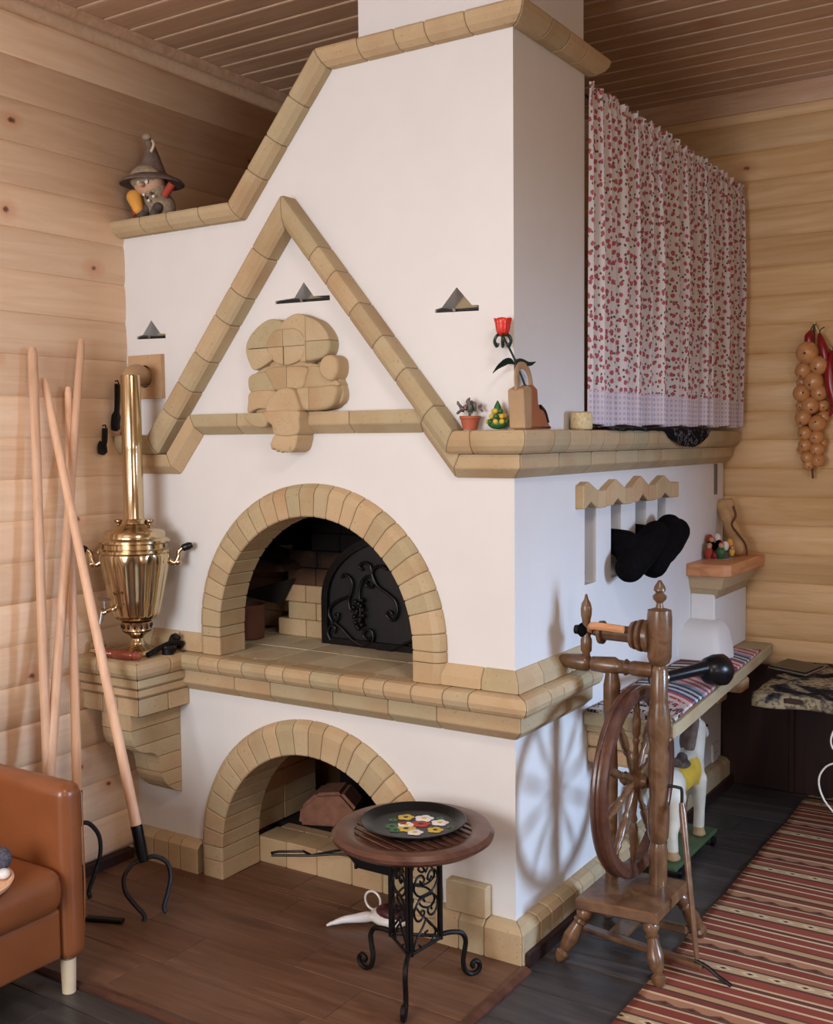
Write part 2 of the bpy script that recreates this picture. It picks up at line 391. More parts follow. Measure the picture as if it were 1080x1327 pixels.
def moulding(name, V, N, prof, mat, parent, size=.11, joints=None, jit=.18, gap=.0016, sh=.94, core=True, corecol='mortar'):
    """run of shaped bricks along a polyline: V points, N outward normal per segment, prof (out, up) points"""
    V = [Vector(v) for v in V]; N = [Vector(n) for n in N]; D = [(V[i+1]-V[i]).normalized() for i in range(len(V)-1)]
    U = []
    for d, n in zip(D, N):
        u = n.cross(d); U.append(-u if False else u)
    cen = (sum(p[0] for p in prof)/len(prof), sum(p[1] for p in prof)/len(prof))
    def ring(i, tt, sc, end, grow=0.):
        o_ = []
        for (po, ph) in prof:
            po = cen[0]+(po-cen[0])*sc; ph = cen[1]+(ph-cen[1])*sc
            if end == 0 and i > 0: n_, u_ = mitre(N[i-1], N[i]), mitre(U[i-1], U[i])
            elif end == 1 and i < len(D)-1: n_, u_ = mitre(N[i], N[i+1]), mitre(U[i], U[i+1])
            else: n_, u_ = N[i], U[i]
            o_.append(V[i]+D[i]*tt+n_*po+u_*ph)
        return o_
    for i, d in enumerate(D):
        L = (V[i+1]-V[i]).length
        if joints and joints[i] is not None: cuts = [c for c in joints[i]]
        else:
            k = max(1, round(L/size)); cuts = [(j+random.uniform(-jit, jit))*L/k for j in range(1, k)]
        cuts = [0]+cuts+[L]
        for a, b in zip(cuts, cuts[1:]):
            ea = 0 if a == 0 else 2; eb = 1 if b == L else 2
            e = min(.004, (b-a)*.2)
            g = rings([ring(i, a+gap, sh, ea), ring(i, a+gap+e, 1, ea), ring(i, b-gap-e, 1, eb), ring(i, b-gap, sh, eb)])
            obj(name, fixn(*g), mat, parent)
        if core:
            obj('mortar', fixn(*rings([ring(i, 0, .9, 0), ring(i, L, .9, 1)])), corecol, parent)

# ------------------------------------------------------------ setting
WX, DY, CZ = -1.6, 2.03, 3.03
def struct(o): o['kind'] = 'structure'; return o
def logmesh(name, L, H=.125, bulge=.017):
    pr = [(0, 0), (.004, .002), (.012, .016), (.016, .04), (.017, .0625), (.016, .085), (.012, .109), (.004, .123), (0, .125)]
    pr = [(a*bulge/.017, b*H/.125) for a, b in pr]
    ring = lambda x: [Vector((x, -a, b)) for a, b in pr]+[Vector((x, .01, H)), Vector((x, .01, 0))]
    me = bpy.data.meshes.new(name); bm = fixn(*rings([ring(0), ring(L)])); bm.to_mesh(me); bm.free()
    for p in me.polygons: p.use_smooth = abs(p.normal.x) < .5 and p.normal.y < 0
    return me
wall_left = struct(box('wall_left', WX-.15, WX-.012, -4.5, DY+.12, 0, CZ+.1, 'pine_pink', bev=0))
wall_back = struct(box('wall_back', WX, 3.4, DY+.012, DY+.12, 0, CZ+.1, 'pine_yel', bev=0))
wall_right = struct(box('wall_right', 3.4, 3.5, -4.5, DY+.12, 0, CZ+.1, 'pine_yel', bev=0))
wall_front = struct(box('wall_front', WX, 3.4, -4.6, -4.5, 0, CZ+.1, 'pine_pink', bev=0))
ceiling = struct(box('ceiling', WX, 3.4, -4.5, DY+.12, CZ+.012, CZ+.1, 'ceil', bev=0))
floor = struct(box('floor', WX-.1, 3.5, -4.6, DY+.12, -.1, -.012, 'darkfloor', bev=0))
# log siding, each board a piece
cache = {}
def board(L, mat, H, bl=.009):
    k = (round(L, 2), mat, H)
    if k not in cache:
        cache[k] = logmesh('plank', L, H, bl); cache[k].materials.append(M[mat])
    return cache[k]
rows = 22; H = .138
for r in range(rows):
    z = .05+r*H
    if z+H > CZ+.03: break
    cuts = [-4.5, -2.6+random.choice((-.5, 0, .4)), DY]
    for a, b in zip(cuts, cuts[1:]):
        o = bpy.data.objects.new('plank', board(b-a-.002, 'pine_pink', H, .007)); put(o, wall_left, (WX, 0, 0))
        o.rotation_euler = (0, 0, rad(90)); wl = Vector((WX-.0, a, z)); o.location = wl-WL[wall_left.name]
rows = 24; H = .1245
for r in range(rows):
    z = .04+r*H
    if z+H > CZ+.03: break
    x = WX; first = True
    while x < 3.38:
        L = random.choice((2.1, 2.6, 3.1, 2.35)); L = min(L, 3.4-x)
        if 3.4-x-L < .5: L = 3.4-x
        o = bpy.data.objects.new('plank', board(L-.002, 'pine_yel', H)); put(o, wall_back, (x, DY, z)); x += L
# ceiling boards with bevelled joints
bw = .118
pr = [(0, 0), (.002, -.006), (.008, -.0125), (.013, -.0085), (.017, -.0115), (bw-.004, -.0115), (bw-.0005, -.008), (bw, 0)]
bm = fixn(*rings([[Vector((x, a, b)) for a, b in pr] for x in (0, 5)])); cm = bpy.data.meshes.new('board'); bm.to_mesh(cm); bm.free(); cm.materials.append(M['ceil']); cm.materials.append(M['seam_glint'])
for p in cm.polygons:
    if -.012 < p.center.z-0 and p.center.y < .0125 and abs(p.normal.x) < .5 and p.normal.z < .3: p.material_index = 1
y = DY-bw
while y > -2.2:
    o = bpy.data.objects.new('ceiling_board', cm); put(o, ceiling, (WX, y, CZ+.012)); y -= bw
# cornice trims
def strip(name, poly, axis, a, b, mat): return struct(prism(name, poly, axis, a, b, mat, bev=0))
strip('trim_1', [(WX, CZ-.03), (WX+.018, CZ-.03), (WX+.03, CZ-.018), (WX+.034, CZ), (WX, CZ)], 'y', -4.4, DY, 'ceil')
strip('trim_2', [(DY, CZ-.085), (DY-.02, CZ-.085), (DY-.03, CZ-.06), (DY-.03, CZ-.04), (DY-.045, CZ-.02), (DY-.045, CZ), (DY, CZ)], 'x', WX, 3.4, 'ceil')
struct(box('baseboard_left', WX, WX+.03, -4.4, -.05, 0, .045, 'darkpanel'))
struct(box('trim_3', .045, .062, -.03, DY, -.01, .042, 'darkpanel'))   # black edging under the stove side
# dark laminate, each plank a piece
cache2 = {}
def tilepiece(name, L, Wd, Hh, mat, par, loc):
    k = (name, round(L, 3), Wd)
    if k not in cache2:
        bm = fixn(*boxg(0, L-.002, 0, Wd-.002, 0, Hh)); bmesh.ops.bevel(bm, geom=[e for e in bm.edges if all(v.co.z > Hh/2 for v in e.verts)], offset=.0015, segments=1, affect='EDGES')
        me = bpy.data.meshes.new(name); bm.to_mesh(me); bm.free(); me.materials.append(M[mat]); cache2[k] = me
    o = bpy.data.objects.new(name, cache2[k]); put(o, par, loc)
y = -2.6; r = 0
while y < DY:
    x = -1.6-(.37*r % 1.2) if y < -.9 else (.06 if False else -1.6-(.37*r % 1.2)); r += 1
    while x < 2.6:
        x1 = x+1.2
        if not (y > -.72 and x1 < .05): 
            a = max(x, WX)
            tilepiece('floor_plank', x1-a, .19, .012, 'darkfloor', floor, (a, y, -.012))
        x = x1
    y += .19
# tiled area in front of the stove
hp = struct(box('floor_hearth', WX, .048, -.8, .02, -.005, .003, 'grout', bev=0))
for x0 in (-1.14, -.883, -.626): tilepiece('tile', .257, .15, .0075, 'tile', hp, (x0, .02, 0))
r = 0
for y0 in (-.775, -.585, -.395, -.205, -.015):
    off = {0: -.32, 1: -.875, 2: -.53, 3: -.2, 4: -.65}[r]; r += 1
    x = off-1.8
    while x < .046:
        a = max(x, WX+.002); b = min(x+.6, .046)
        if b-a > .03: tilepiece('tile', b-a, (.19 if y0 < -.1 else .035), .0045, 'tile', hp, (a, y0, .003))
        x += .6
struct(prism('trim_4', [(.046, -.01), (.078, -.01), (.076, .006), (.06, .014), (.046, .012)], 'y', -.81, -.048, 'redwood', bev=0))
struct(prism('trim_5', [(-.812, -.01), (-.78, -.01), (-.78, .012), (-.795, .014), (-.81, .006)], 'x', WX, .078, 'redwood', bev=0))

# ------------------------------------------------------------ the stove
ST = thing('brick_stove', 'large white plastered stove trimmed with tan brick, two arched openings and a gable moulding', 'stove')
UC, UZ, URI, URO = -.735, .905, .398, .505      # upper arch
LC, LZ, LRI, LRO = -.755, .12, .388, .502       # lower arch
def archloop(c, z, r, z0, n=28): return [(c-r, z0)]+[(c-r*cos(pi*k/n), z+r*sin(pi*k/n)) for k in range(n+1)]+[(c+r, z0)]
tri = lambda x0, x1, z, zt, xt, s=.045: [(x0, z), (x1, z-.004), (x1, z+.012), (xt+s, z+.014), (xt, zt), (xt-s, z+.014), (x0, z+.01)]
slots = [tri(-.885, -.66, 2.0, 2.062, -.765, .04), tri(-.265, -.115, 1.928, 1.998, -.19, .052), tri(-1.54, -1.395, 1.922, 1.986, -1.465, .045)]
circ = [(-1.487+.04*cos(2*pi*k/20), 1.785+.045*sin(2*pi*k/20)) for k in range(20)]
outl = [(WX, .0), (0, 0), (0, 2.713), (-.64, 2.713), (-1.01, 2.291), (WX, 2.291)]
slab_holes('front_wall', [(WX, .0), (LC-LRI-.03, 0)]+[(LC-(LRI+.03)*cos(pi*k/28), LZ+(LRI+.03)*sin(pi*k/28)) for k in range(29)]+[(LC+LRI+.03, 0)]+outl[1:],
           [archloop(UC, UZ, URI+.03, .75)]+slots+[circ], 0, .1, 'y', 'plaster', ST)
# solid upper body and chimney behind the front wall
prism('upper_body', [(WX+.002, 1.5), (0, 1.5), (0, 2.708), (-.64, 2.708), (-1.01, 2.285), (WX+.002, 2.285)], 'y', .1, .49, 'plaster', ST, bev=0)
box('chimney', -.541, -.001, .004, .488, 2.70, CZ+.011, 'plaster', ST, bev=.004)
box('sleeping_deck', WX+.002, -.002, .49, DY-.002, 1.44, 1.57, 'plaster', ST, bev=0)
# side wall with drying niches
nich = [(.495, .588), (.715, .806), (.942, 1.05), (1.168, 1.26)]
holes = [[(a, 1.065), (b, 1.065), (b, 1.335), ((a+b)/2, 1.372), (a, 1.335)] for a, b in nich]
slab_holes('side_wall', [(.1, 0), (1.985, 0), (1.985, 1.56), (.1, 1.56)], holes, -.12, 0, 'x', 'plaster', ST)
box('side_wall_back', -.2, -.119, .1, 1.985, 0.0, 1.5, 'plaster', ST, bev=0)
# smoke chamber
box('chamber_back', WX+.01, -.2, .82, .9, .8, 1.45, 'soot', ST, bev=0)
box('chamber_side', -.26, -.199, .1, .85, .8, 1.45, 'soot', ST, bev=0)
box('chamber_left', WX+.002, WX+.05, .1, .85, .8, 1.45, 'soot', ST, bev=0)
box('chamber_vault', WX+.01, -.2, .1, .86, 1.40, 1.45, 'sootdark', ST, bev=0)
box('hearth_shelf', WX+.002, -.125, .1, .85, .745, .7995, 'palebrick', ST, bev=0)
# hearth tiles inside the arch
for i in range(9):
    for j in range(4):
        a = UC-.62+i*.14; box('hearth_brick', a, a+.137, -.004+.21*j-(.0 if j else 0), .203+.21*j, .78, .806+random.uniform(-.0015, .001), 'palebrick', ST, bev=.002)
# brick pier and side courses inside the chamber
for k in range(7):
    z0 = .807+k*.066; dx = max(0, k-3)*.05
    for s in range(2):
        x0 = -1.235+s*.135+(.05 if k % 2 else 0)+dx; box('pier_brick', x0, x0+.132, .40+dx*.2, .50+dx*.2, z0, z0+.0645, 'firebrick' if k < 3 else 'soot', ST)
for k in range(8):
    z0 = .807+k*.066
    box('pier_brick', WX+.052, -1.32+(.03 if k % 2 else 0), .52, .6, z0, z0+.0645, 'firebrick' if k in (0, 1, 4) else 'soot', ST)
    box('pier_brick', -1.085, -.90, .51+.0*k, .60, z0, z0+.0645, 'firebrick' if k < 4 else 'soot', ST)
prism('throat_plate', [(-1.42, .955), (-1.14, 1.03), (-1.2, .93)], 'y', .36, .39, 'sootdark', ST, bev=.001)
prism('throat_plate', [(-1.52, 1.03), (-1.12, 1.065), (-1.14, 1.09), (-1.52, 1.20)], 'y', .3, .5, 'soot', ST, bev=.002)
# lower wood store
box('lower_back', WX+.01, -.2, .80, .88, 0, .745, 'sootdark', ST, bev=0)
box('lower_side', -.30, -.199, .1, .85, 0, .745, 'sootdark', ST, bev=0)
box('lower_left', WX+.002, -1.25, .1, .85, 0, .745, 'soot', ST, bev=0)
for k in range(6):
    for s in range(2): box('store_brick', -1.252, -1.19, .165+s*.2, .36+s*.2, .1+k*.066, .1645+k*.066, 'firebrick' if k < 2 else 'soot', ST)
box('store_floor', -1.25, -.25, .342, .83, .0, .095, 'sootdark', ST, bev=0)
x = -1.16
while x < -.36:
    L = random.uniform(.13, .17); L = min(L, -.355-x); box('sill_brick', x, x+L-.002, .168, .285, .004, .102+random.uniform(-.004, .003), 'firebrick', ST, bev=.004); x += L
for k in range(7): box('sill_brick', -1.15+k*.115, -1.037+k*.115, .288, .34, .02, .099+random.uniform(-.003, .003), 'firebrick', ST, bev=.004)
# voussoirs
def ring_bricks(c, z, ri, ro, y0, y1, n, legz, name, mats=('brick',)):
    ch = .03
    sec = [(ri, y0+.004), (ri+.004, y0), (ro-ch, y0), (ro-.012, y0+.01), (ro, y0+.028), (ro, y1), (ri, y1)]
    cr = (sum(s[0] for s in sec)/len(sec), sum(s[1] for s in sec)/len(sec))
    def ring(a, sc): return [Vector((c-(cr[0]+(r-cr[0])*sc)*cos(a), cr[1]+(y-cr[1])*sc, z+(cr[0]+(r-cr[0])*sc)*sin(a))) for r, y in sec]
    cut = [pi*(k+(random.uniform(-.13, .13) if 0 < k < n else 0))/n for k in range(n+1)]
    g = .0016/ro; e = .004/ro
    for a, b in zip(cut, cut[1:]):
        obj(name, fixn(*rings([ring(a+g, .965), ring(a+g+e, 1), ring((a+b)/2, 1), ring(b-g-e, 1), ring(b-g, .965)])), random.choice(mats), ST)
    obj('mortar', fixn(*rings([ring(pi*k/24, .93) for k in range(25)])), 'mortar', ST)
    for s in (-1, 1):
        zz = legz; 
        while zz < z-.005:
            h = min(.065, z-zz) if z-zz > .09 else z-zz
            P = [(c+s*r, y) for r, y in sec]
            prism(name, P, 'z', zz+.001, zz+h-.001, random.choice(mats), ST, bev=.002); zz += h
ring_bricks(UC, UZ, URI, URO, -.036, .095, 25, .806, 'arch_brick')
ring_bricks(LC, LZ, LRI, LRO, -.036, .162, 22, .005, 'arch_brick')
# mouldings
NF, NS = (0, -1, 0), (1, 0, 0)
OV = [(-.01, 0), (.05, 0), (.06, .008), (.069, .022), (.073, .04), (.073, .058), (.069, .066), (.06, .068), (-.01, .068)]
LW = [(-.01, 0), (.004, 0), (.038, .027), (.040, .031), (.040, .070), (-.01, .072)]
CO = [(-.01, 0), (.03, 0), (.05, .012), (.062, .028), (.066, .045), (.062, .052), (-.01, .054)]
SIDE = 1.985
moulding('gable_brick', [(WX+.002, 0, 1.507), (-1.396, 0, 1.507), (-.797, 0, 2.228), (-.199, 0, 1.507), (0, 0, 1.507), (0, SIDE, 1.507)], [NF]*4+[NS], OV, 'brick', ST, .125)
moulding('gable_brick', [(WX+.002, 0, 1.435), (-1.334, 0, 1.435), (-1.218, 0, 1.573), (-.308, 0, 1.571), (-.195, 0, 1.435), (0, 0, 1.435), (0, SIDE, 1.435)], [NF]*5+[NS], LW, 'brick', ST, .22)
moulding('cornice_brick', [(WX+.002, 0, 2.286), (-1.006, 0, 2.286), (-.637, 0, 2.708), (0, 0, 2.708), (0, .49, 2.708), (-.55, .49, 2.708)], [NF]*3+[NS, (0, 1, 0)], CO, 'brick', ST, .135)
NO = [(-.01, 0), (.05, 0), (.064, .006), (.074, .018), (.079, .034), (.076, .05), (.066, .059), (.05, .062), (-.01, .062)]
moulding('hearth_edge_brick', [(-1.318, 0, .744), (0, 0, .744), (0, .475, .744)], [NF, NS], NO, 'brick', ST, .1)
moulding('hearth_edge_brick', [(-1.318, 0, .665), (0, 0, .665), (0, .475, .665)], [NF, NS], [(a, b*1.1) for a, b in LW], 'brick', ST, .22)
SK = [(-.01, 0), (.026, 0), (.024, .03), (.006, .063), (-.01, .064)]
moulding('skirting_brick', [(UC+URO-.012, 0, .808), (0, 0, .808), (0, .475, .808)], [NF, NS], SK, 'brick', ST, .14)
moulding('skirting_brick', [(WX+.002, 0, .808), (UC-URO+.012, 0, .808)], [NF], SK, 'brick', ST, .14)
PL = [(-.01, 0), (.045, 0), (.045, .092), (.03, .108), (.01, .113), (-.01, .113)]
moulding('plinth_brick', [(WX+.03, 0, .005), (LC-LRO+.004, 0, .005)], [NF], PL, 'brick', ST, .075)
moulding('plinth_brick', [(LC+LRO-.004, 0, .005), (0, 0, .005), (0, SIDE, .005)], [NF, NS], PL, 'brick', ST, .08)
box('plinth_brick', -.222, -.08, -.038, .0, .116, .212, 'brick', ST, bev=.004)
# pointed bricks over the niches
PK = [(.463, 1.409), (.696, 1.409), (.926, 1.413), (1.164, 1.407)]
NT_ = [(.482, 1.343), (.71, 1.342), (.942, 1.346), (1.173, 1.340)]
for k, ((py, pz), (qy, qz)) in enumerate(zip(PK, NT_)):
    a = .421 if k == 0 else py-.08; m_ = py+.08
    prism('pointed_brick', [(a, 1.321), (qy-.045, 1.320), (qy, qz), (qy+.05, 1.319), (m_-.001, 1.318), (m_-.001, 1.376), (py, pz), (a, 1.380 if k else 1.396)], 'x', -.002, .03, 'firebrick', ST, bev=.003)
    b = PK[k+1][0]-.081 if k < 3 else 1.33
    box('pointed_brick', -.002, .028, m_+.001, b, 1.317, 1.375, 'firebrick', ST)
# bench along the side, its brackets, the small shelf and its post
prism('bench_seat', [(0, .48), (.322, .46), (.322, .52), (.22, DY-.02), (0, DY-.02)], 'z', .60, .645, 'brick', ST, bev=.006)
prism('bench_seat', [(.0, .50), (.29, .48), (.20, DY-.02), (0, DY-.02)], 'z', .575, .60, 'brick', ST, bev=.004)
for y0 in (.5, 1.5):
    for k in range(2 if y0 < 1 else 3):
        z1 = .574-k*.055; xw = .26-k*.09-(.0 if y0 < 1 else .03)
        box('bracket_brick', 0, xw, y0+.01, y0+.12, z1-.053, z1, 'firebrick', ST, bev=.012, seg=2)
prism('small_shelf', [(0, 1.50), (.15, 1.50), (.178, 1.53), (.178, DY-.02), (0, DY-.02)], 'z', .985, 1.035, 'orangewood', ST, bev=.004)
for z0, z1, xo, yo in ((.93, .984, .15, 1.525), (.882, .929, .118, 1.55)):
    vs = [(0, yo+.02, z0), (xo-.02, yo+.02, z0), (xo-.02, DY-.02, z0), (0, DY-.02, z0), (0, yo, z1), (xo, yo, z1), (xo, DY-.02, z1), (0, DY-.02, z1)]
    obj('shelf_brick', fixn(vs, [(0, 1, 2, 3), (4, 5, 6, 7), (0, 1, 5, 4), (1, 2, 6, 5), (2, 3, 7, 6), (3, 0, 4, 7)]), 'brick', ST)
box('shelf_post', 0, .10, 1.56, DY-.02, .646, .95, 'plaster', ST, bev=.004)
fl_ = [(.646, 1.40, .17, .02), (.70, 1.41, .165, .025), (.76, 1.44, .15, .03), (.79, 1.48, .13, .03), (.803, 1.53, .105, .02)]
def hump(z, y0, x1, c): return [Vector((0, y0, z)), Vector((x1-c, y0, z)), Vector((x1-c*.3, y0+c*.35, z)), Vector((x1, y0+c, z)), Vector((x1, 1.60, z)), Vector((0, 1.60, z))]
obj('plaster_hump', fixn(*rings([hump(*f) for f in fl_])), 'plaster', ST, 'auto')
# damper plates in the slots, backing bricks
for (x0, x1, z, xt) in ((-.885, -.66, 2.0, -.765), (-.265, -.115, 1.928, -.19), (-1.54, -1.395, 1.922, -1.465)):
    box('damper_plate', x0+.004, x1-.002, .002, .07, z-.001, z+.007, 'ironplate', ST, bev=.001, label='dark metal damper plate')
    lathe('damper_knob', (xt-.005, -.002, z+.004), [(.004, 0), (.006, .004), (.004, .008)], 'steel', ST, 10, (0, -1, 0))
    box('slot_brick', x0, x1, .07, .1, z-.01, z+.07, 'brick', ST, bev=0)
# square brick round the samovar pipe hole
sq = [(-1.57, 1.706), (-1.403, 1.706), (-1.403, 1.862), (-1.57, 1.862)]
slab_holes('flue_brick', sq, [[(-1.487+.036*cos(2*pi*k/20), 1.785+.041*sin(2*pi*k/20)) for k in range(20)]], -.018, .0, 'y', 'firebrick', ST)
box('flue_back', -1.54, -1.44, .08, .1, 1.73, 1.84, 'sootdark', ST, bev=0)
# corner shelf that carries the samovar
box('corner_shelf', WX+.002, -1.345, -.215, 0, .60, .795, 'mortar', ST, bev=0)
CS = [(WX+.002, -.222), (-1.34, -.222), (-1.34, -.079)]
def cs(prof, z, size, ysh=0): moulding('shelf_edge_brick', [(CS[0][0], CS[0][1], z), (CS[1][0], CS[1][1], z), (CS[2][0], -.001, z)], [NF, NS], prof, 'brick', ST, size)
cs([(-.02, 0), (.04, 0), (.052, .008), (.061, .022), (.064, .04), (.058, .056), (.045, .062), (-.02, .062)], .743, .11)
cs([(-.02, 0), (.03, 0), (.042, .01), (.042, .036), (-.02, .036)], .706, .2)
cs([(-.02, 0), (.018, 0), (.034, .012), (.034, .034), (-.02, .034)], .671, .2)
cs([(-.02, 0), (.022, 0), (.022, .058), (-.02, .058)], .612, .1)
for i in range(3):
    for j in range(2): box('shelf_brick', WX+.004+i*.100, WX+.102+i*.100, -.262+j*.131, -.133+j*.131, .797, .806, 'brick', ST, bev=.002)
cp = [(-.238, .611), (-.238, .55), (-.233, .52), (-.222, .495), (-.203, .476), (-.175, .464), (-.148, .458), (-.125, .446), (-.11, .428), (-.103, .405), (-.10, .38), (-.095, .355), (-.082, .332), (-.062, .312), (-.04, .296), (-.018, .284), (0, .276)]
def yat(z):
    for (y0, z0), (y1, z1) in zip(cp, cp[1:]):
        if z1 <= z <= z0: return y0+(y1-y0)*(z0-z)/(z0-z1)
    return 0
lv = [.611, .553, .494, .435, .372, .318, .277]
for k, (zt, zb) in enumerate(zip(lv, lv[1:])):
    mid = [(y, z) for y, z in cp if zb < z < zt]
    poly = [(-.0, zt-.001), (yat(zt), zt-.001)]+mid+[(yat(zb), zb+.001), (0, zb+.001)]
    poly = [p for i, p in enumerate(poly) if i == 0 or (Vector(p)-Vector(poly[i-1])).length > .001]
    for (a, b) in ((-1.51+.012*(k > 2), -1.435), (-1.434, -1.366)): prism('corbel_brick', poly, 'x', a, b, 'brick', ST, bev=.0015)
# socket on the side wall and steel strip below the mantel
so = box('socket_plate', 0, .012, 1.84, 1.92, .12, .20, 'white', ST, bev=.003, label='white wall socket')
for dy in (-.012, .012): lathe('socket_hole', (.012, 1.88+dy, .16), [(.003, 0), (.003, .0015)], 'blackmetal', ST, 8, NS)
box('steel_strip', 0, .008, 1.855, 1.88, 1.30, 1.433, 'zinc', ST, bev=.002, label='grey steel strip')

# carved brick gnome sitting on the gable moulding (part of the stove)
def clip(P, ax, val, keep):          # cut a polygon along a brick joint
    out = []; f = lambda p: (p[ax]-val)*keep
    for a, b in zip(P, P[1:]+P[:1]):
        if f(a) >= 0: out.append(a)
        if (f(a) >= 0) != (f(b) >= 0):
            t_ = f(a)/(f(a)-f(b)); out.append((a[0]+(b[0]-a[0])*t_, a[1]+(b[1]-a[1])*t_))
    return out
def carve(name, pts, depth, mat='brick', bev=.012, y0=0., cuts=()):
    cx_ = sum(p[0] for p in pts)/len(pts); cz_ = sum(p[1] for p in pts)/len(pts)
    P = catmull([(cx_+(p[0]-cx_)*1.07, 0, cz_+(p[1]-cz_)*1.07) for p in pts], 5, True)
    polys = [[(p.x, p.z) for p in P]]
    for ax, val in cuts: polys = [q for p in polys for q in (clip(p, ax, val+.0008, 1), clip(p, ax, val-.0008, -1)) if len(q) > 2]
    for pl in polys:
        pl = [p for i, p in enumerate(pl) if (Vector(p)-Vector(pl[i-1])).length > .0012]
        if len(pl) < 3: continue
        bm = fixn(*prismg(pl, 'y', y0, y0-depth))
        fr = [e for e in bm.edges if all(abs(v.co.y-(y0-depth)) < 1e-5 for v in e.verts)]
        def onj(e): return any(all(abs((v.co.x if ax == 0 else v.co.z)-val) < .001 for v in e.verts) for ax, val in cuts)
        bmesh.ops.bevel(bm, geom=[e for e in fr if not onj(e)], offset=bev, segments=3, profile=.55, affect='EDGES', clamp_overlap=True)
        o_ = obj(name, bm, mat, ST, 'auto')
    return o_
def GX(a, b):  # outline grid in the wall plane (metres)
    return (-1.009+a*.000485, 1.9795-b*.000379)
def G(*pts): return [GX(*p) for p in pts]
carve('carved_cap', G((78, 330), (110, 230), (200, 140), (290, 100), (375, 125), (395, 190), (330, 200), (270, 260), (255, 340), (305, 415), (160, 500), (110, 450)), .05, cuts=((1, 1.9795-330*.000379),))
carve('carved_cap', G((395, 190), (420, 125), (520, 75), (620, 110), (700, 160), (765, 260), (775, 350), (740, 420), (650, 450), (545, 450), (580, 360), (570, 250), (500, 195)), .052, cuts=((1, 1.9795-330*.000379+.011), (0, -.72)))
carve('carved_torso', G((140, 560), (400, 480), (700, 520), (820, 640), (820, 820), (560, 860), (380, 900), (130, 860)), .035, bev=.008)
carve('carved_torso', G((130, 300), (300, 150), (560, 150), (740, 280), (700, 420), (430, 500), (150, 430)), .03, bev=.008)
carve('carved_face', G((262, 330), (280, 230), (390, 188), (510, 200), (575, 290), (570, 390), (520, 450), (420, 480), (320, 445)), .048, bev=.006, cuts=((1, 1.9795-330*.000379), (0, -1.009+395*.000485)))
carve('carved_chin', G((330, 440), (420, 475), (530, 445), (560, 500), (420, 520), (300, 500)), .036)
carve('carved_arm', G((90, 600), (130, 555), (250, 540), (300, 600), (330, 690), (220, 702), (110, 700)), .05)
carve('carved_chest', G((260, 520), (420, 505), (590, 520), (585, 600), (540, 690), (350, 695), (300, 620)), .056, cuts=((0, -1.009+395*.000485+.02),))
carve('carved_arm', G((590, 525), (690, 520), (760, 600), (830, 640), (820, 685), (540, 690), (575, 600)), .048)
carve('carved_hand', G((715, 540), (740, 460), (800, 432), (855, 470), (858, 570), (815, 635), (750, 610)), .062)
carve('carved_thigh', G((540, 700), (700, 690), (840, 690), (835, 800), (770, 865), (600, 872), (550, 800)), .066, cuts=((0, -.70),))
carve('carved_skirt', G((120, 712), (290, 705), (345, 740), (310, 850), (180, 850), (95, 880), (95, 800)), .056)
carve('carved_hand', G((140, 905), (290, 900), (300, 1005), (200, 1005), (130, 950)), .07, y0=-.02)
carve('carved_thigh', G((330, 780), (420, 700), (520, 705), (560, 800), (560, 885), (320, 885)), .085)
carve('carved_shin', G((300, 890), (560, 888), (578, 960), (560, 1075), (390, 1078), (360, 1000), (310, 960)), .09)
ft = carve('carved_foot', G((390, 1085), (545, 1082), (550, 1150), (520, 1215), (450, 1225), (345, 1180), (350, 1135)), .085)
for k in range(5):
    a = GX(355+k*38, 1196+[0, 18, 26, 24, 8][k]); ell('carved_toe', (a[0], -.078, a[1]+.003), (.0085, .012, .009), 'brick', ST, seg=10, rg=6)

# ------------------------------------------------------------ oven door plate standing in the arch
DP = thing('oven_screen', 'black sheet iron arched oven screen with forged scrolls standing in the upper arch', 'screen', (-.6, .36, .806))
def darch(c, a, z0, b, zb, n=24): return [(c-a, zb)]+[(c-a*cos(pi*k/n), z0+b*sin(pi*k/n)) for k in range(n+1)]+[(c+a, zb)]
PLT = slab_holes('plate', darch(-.605, .355, .97, .245, .81), [], .352, .36, 'y', 'ironplate', DP)
slab_holes('rim', darch(-.605, .37, .97, .26, .807), [darch(-.605, .343, .97, .233, .83)], .335, .366, 'y', 'iron', DP)
yy = .338
def scr(pts, r=.0055): tube('scroll', catmull([(x, yy, z) for x, z in pts], 6), r, 'iron', PLT, 8)
def SPI(cx, cz, r, a0, turns, n=12, s=1): return [(cx+r*(1-.75*k/n)*cos(a0+s*turns*2*pi*k/n), cz+r*(1-.75*k/n)*sin(a0+s*turns*2*pi*k/n)) for k in range(n+1)]
X = lambda px: -.975+(px-135)/1080*.524   # in metres from the photo crop
Z = lambda py: .806+(1045-py)/1080*.462
for cpts in ([(325, 470), (345, 440), (390, 450), (425, 500), (415, 580), (390, 650), (400, 720), (420, 740)],
             [(385, 625), (300, 660), (220, 720), (205, 790), (240, 850), (280, 830), (290, 780), (260, 790)],
             [(215, 1010), (190, 950), (215, 890), (260, 900), (250, 950)],
             [(260, 860), (320, 900), (420, 990), (520, 1030), (600, 980), (600, 900), (545, 890), (520, 940), (560, 975), (590, 950)],
             [(490, 880), (495, 700), (490, 560), (530, 460), (590, 440), (620, 480), (590, 530), (550, 510), (570, 480)],
             [(520, 390), (490, 360), (530, 325), (590, 350), (605, 420), (650, 510), (740, 570), (810, 630), (825, 720), (780, 790), (730, 750), (755, 715), (785, 740)],
             [(600, 430), (620, 370), (680, 345), (740, 370)],
             [(640, 1055), (760, 1045), (880, 975), (960, 940)]):
    scr([(X(a), Z(b)) for a, b in cpts])
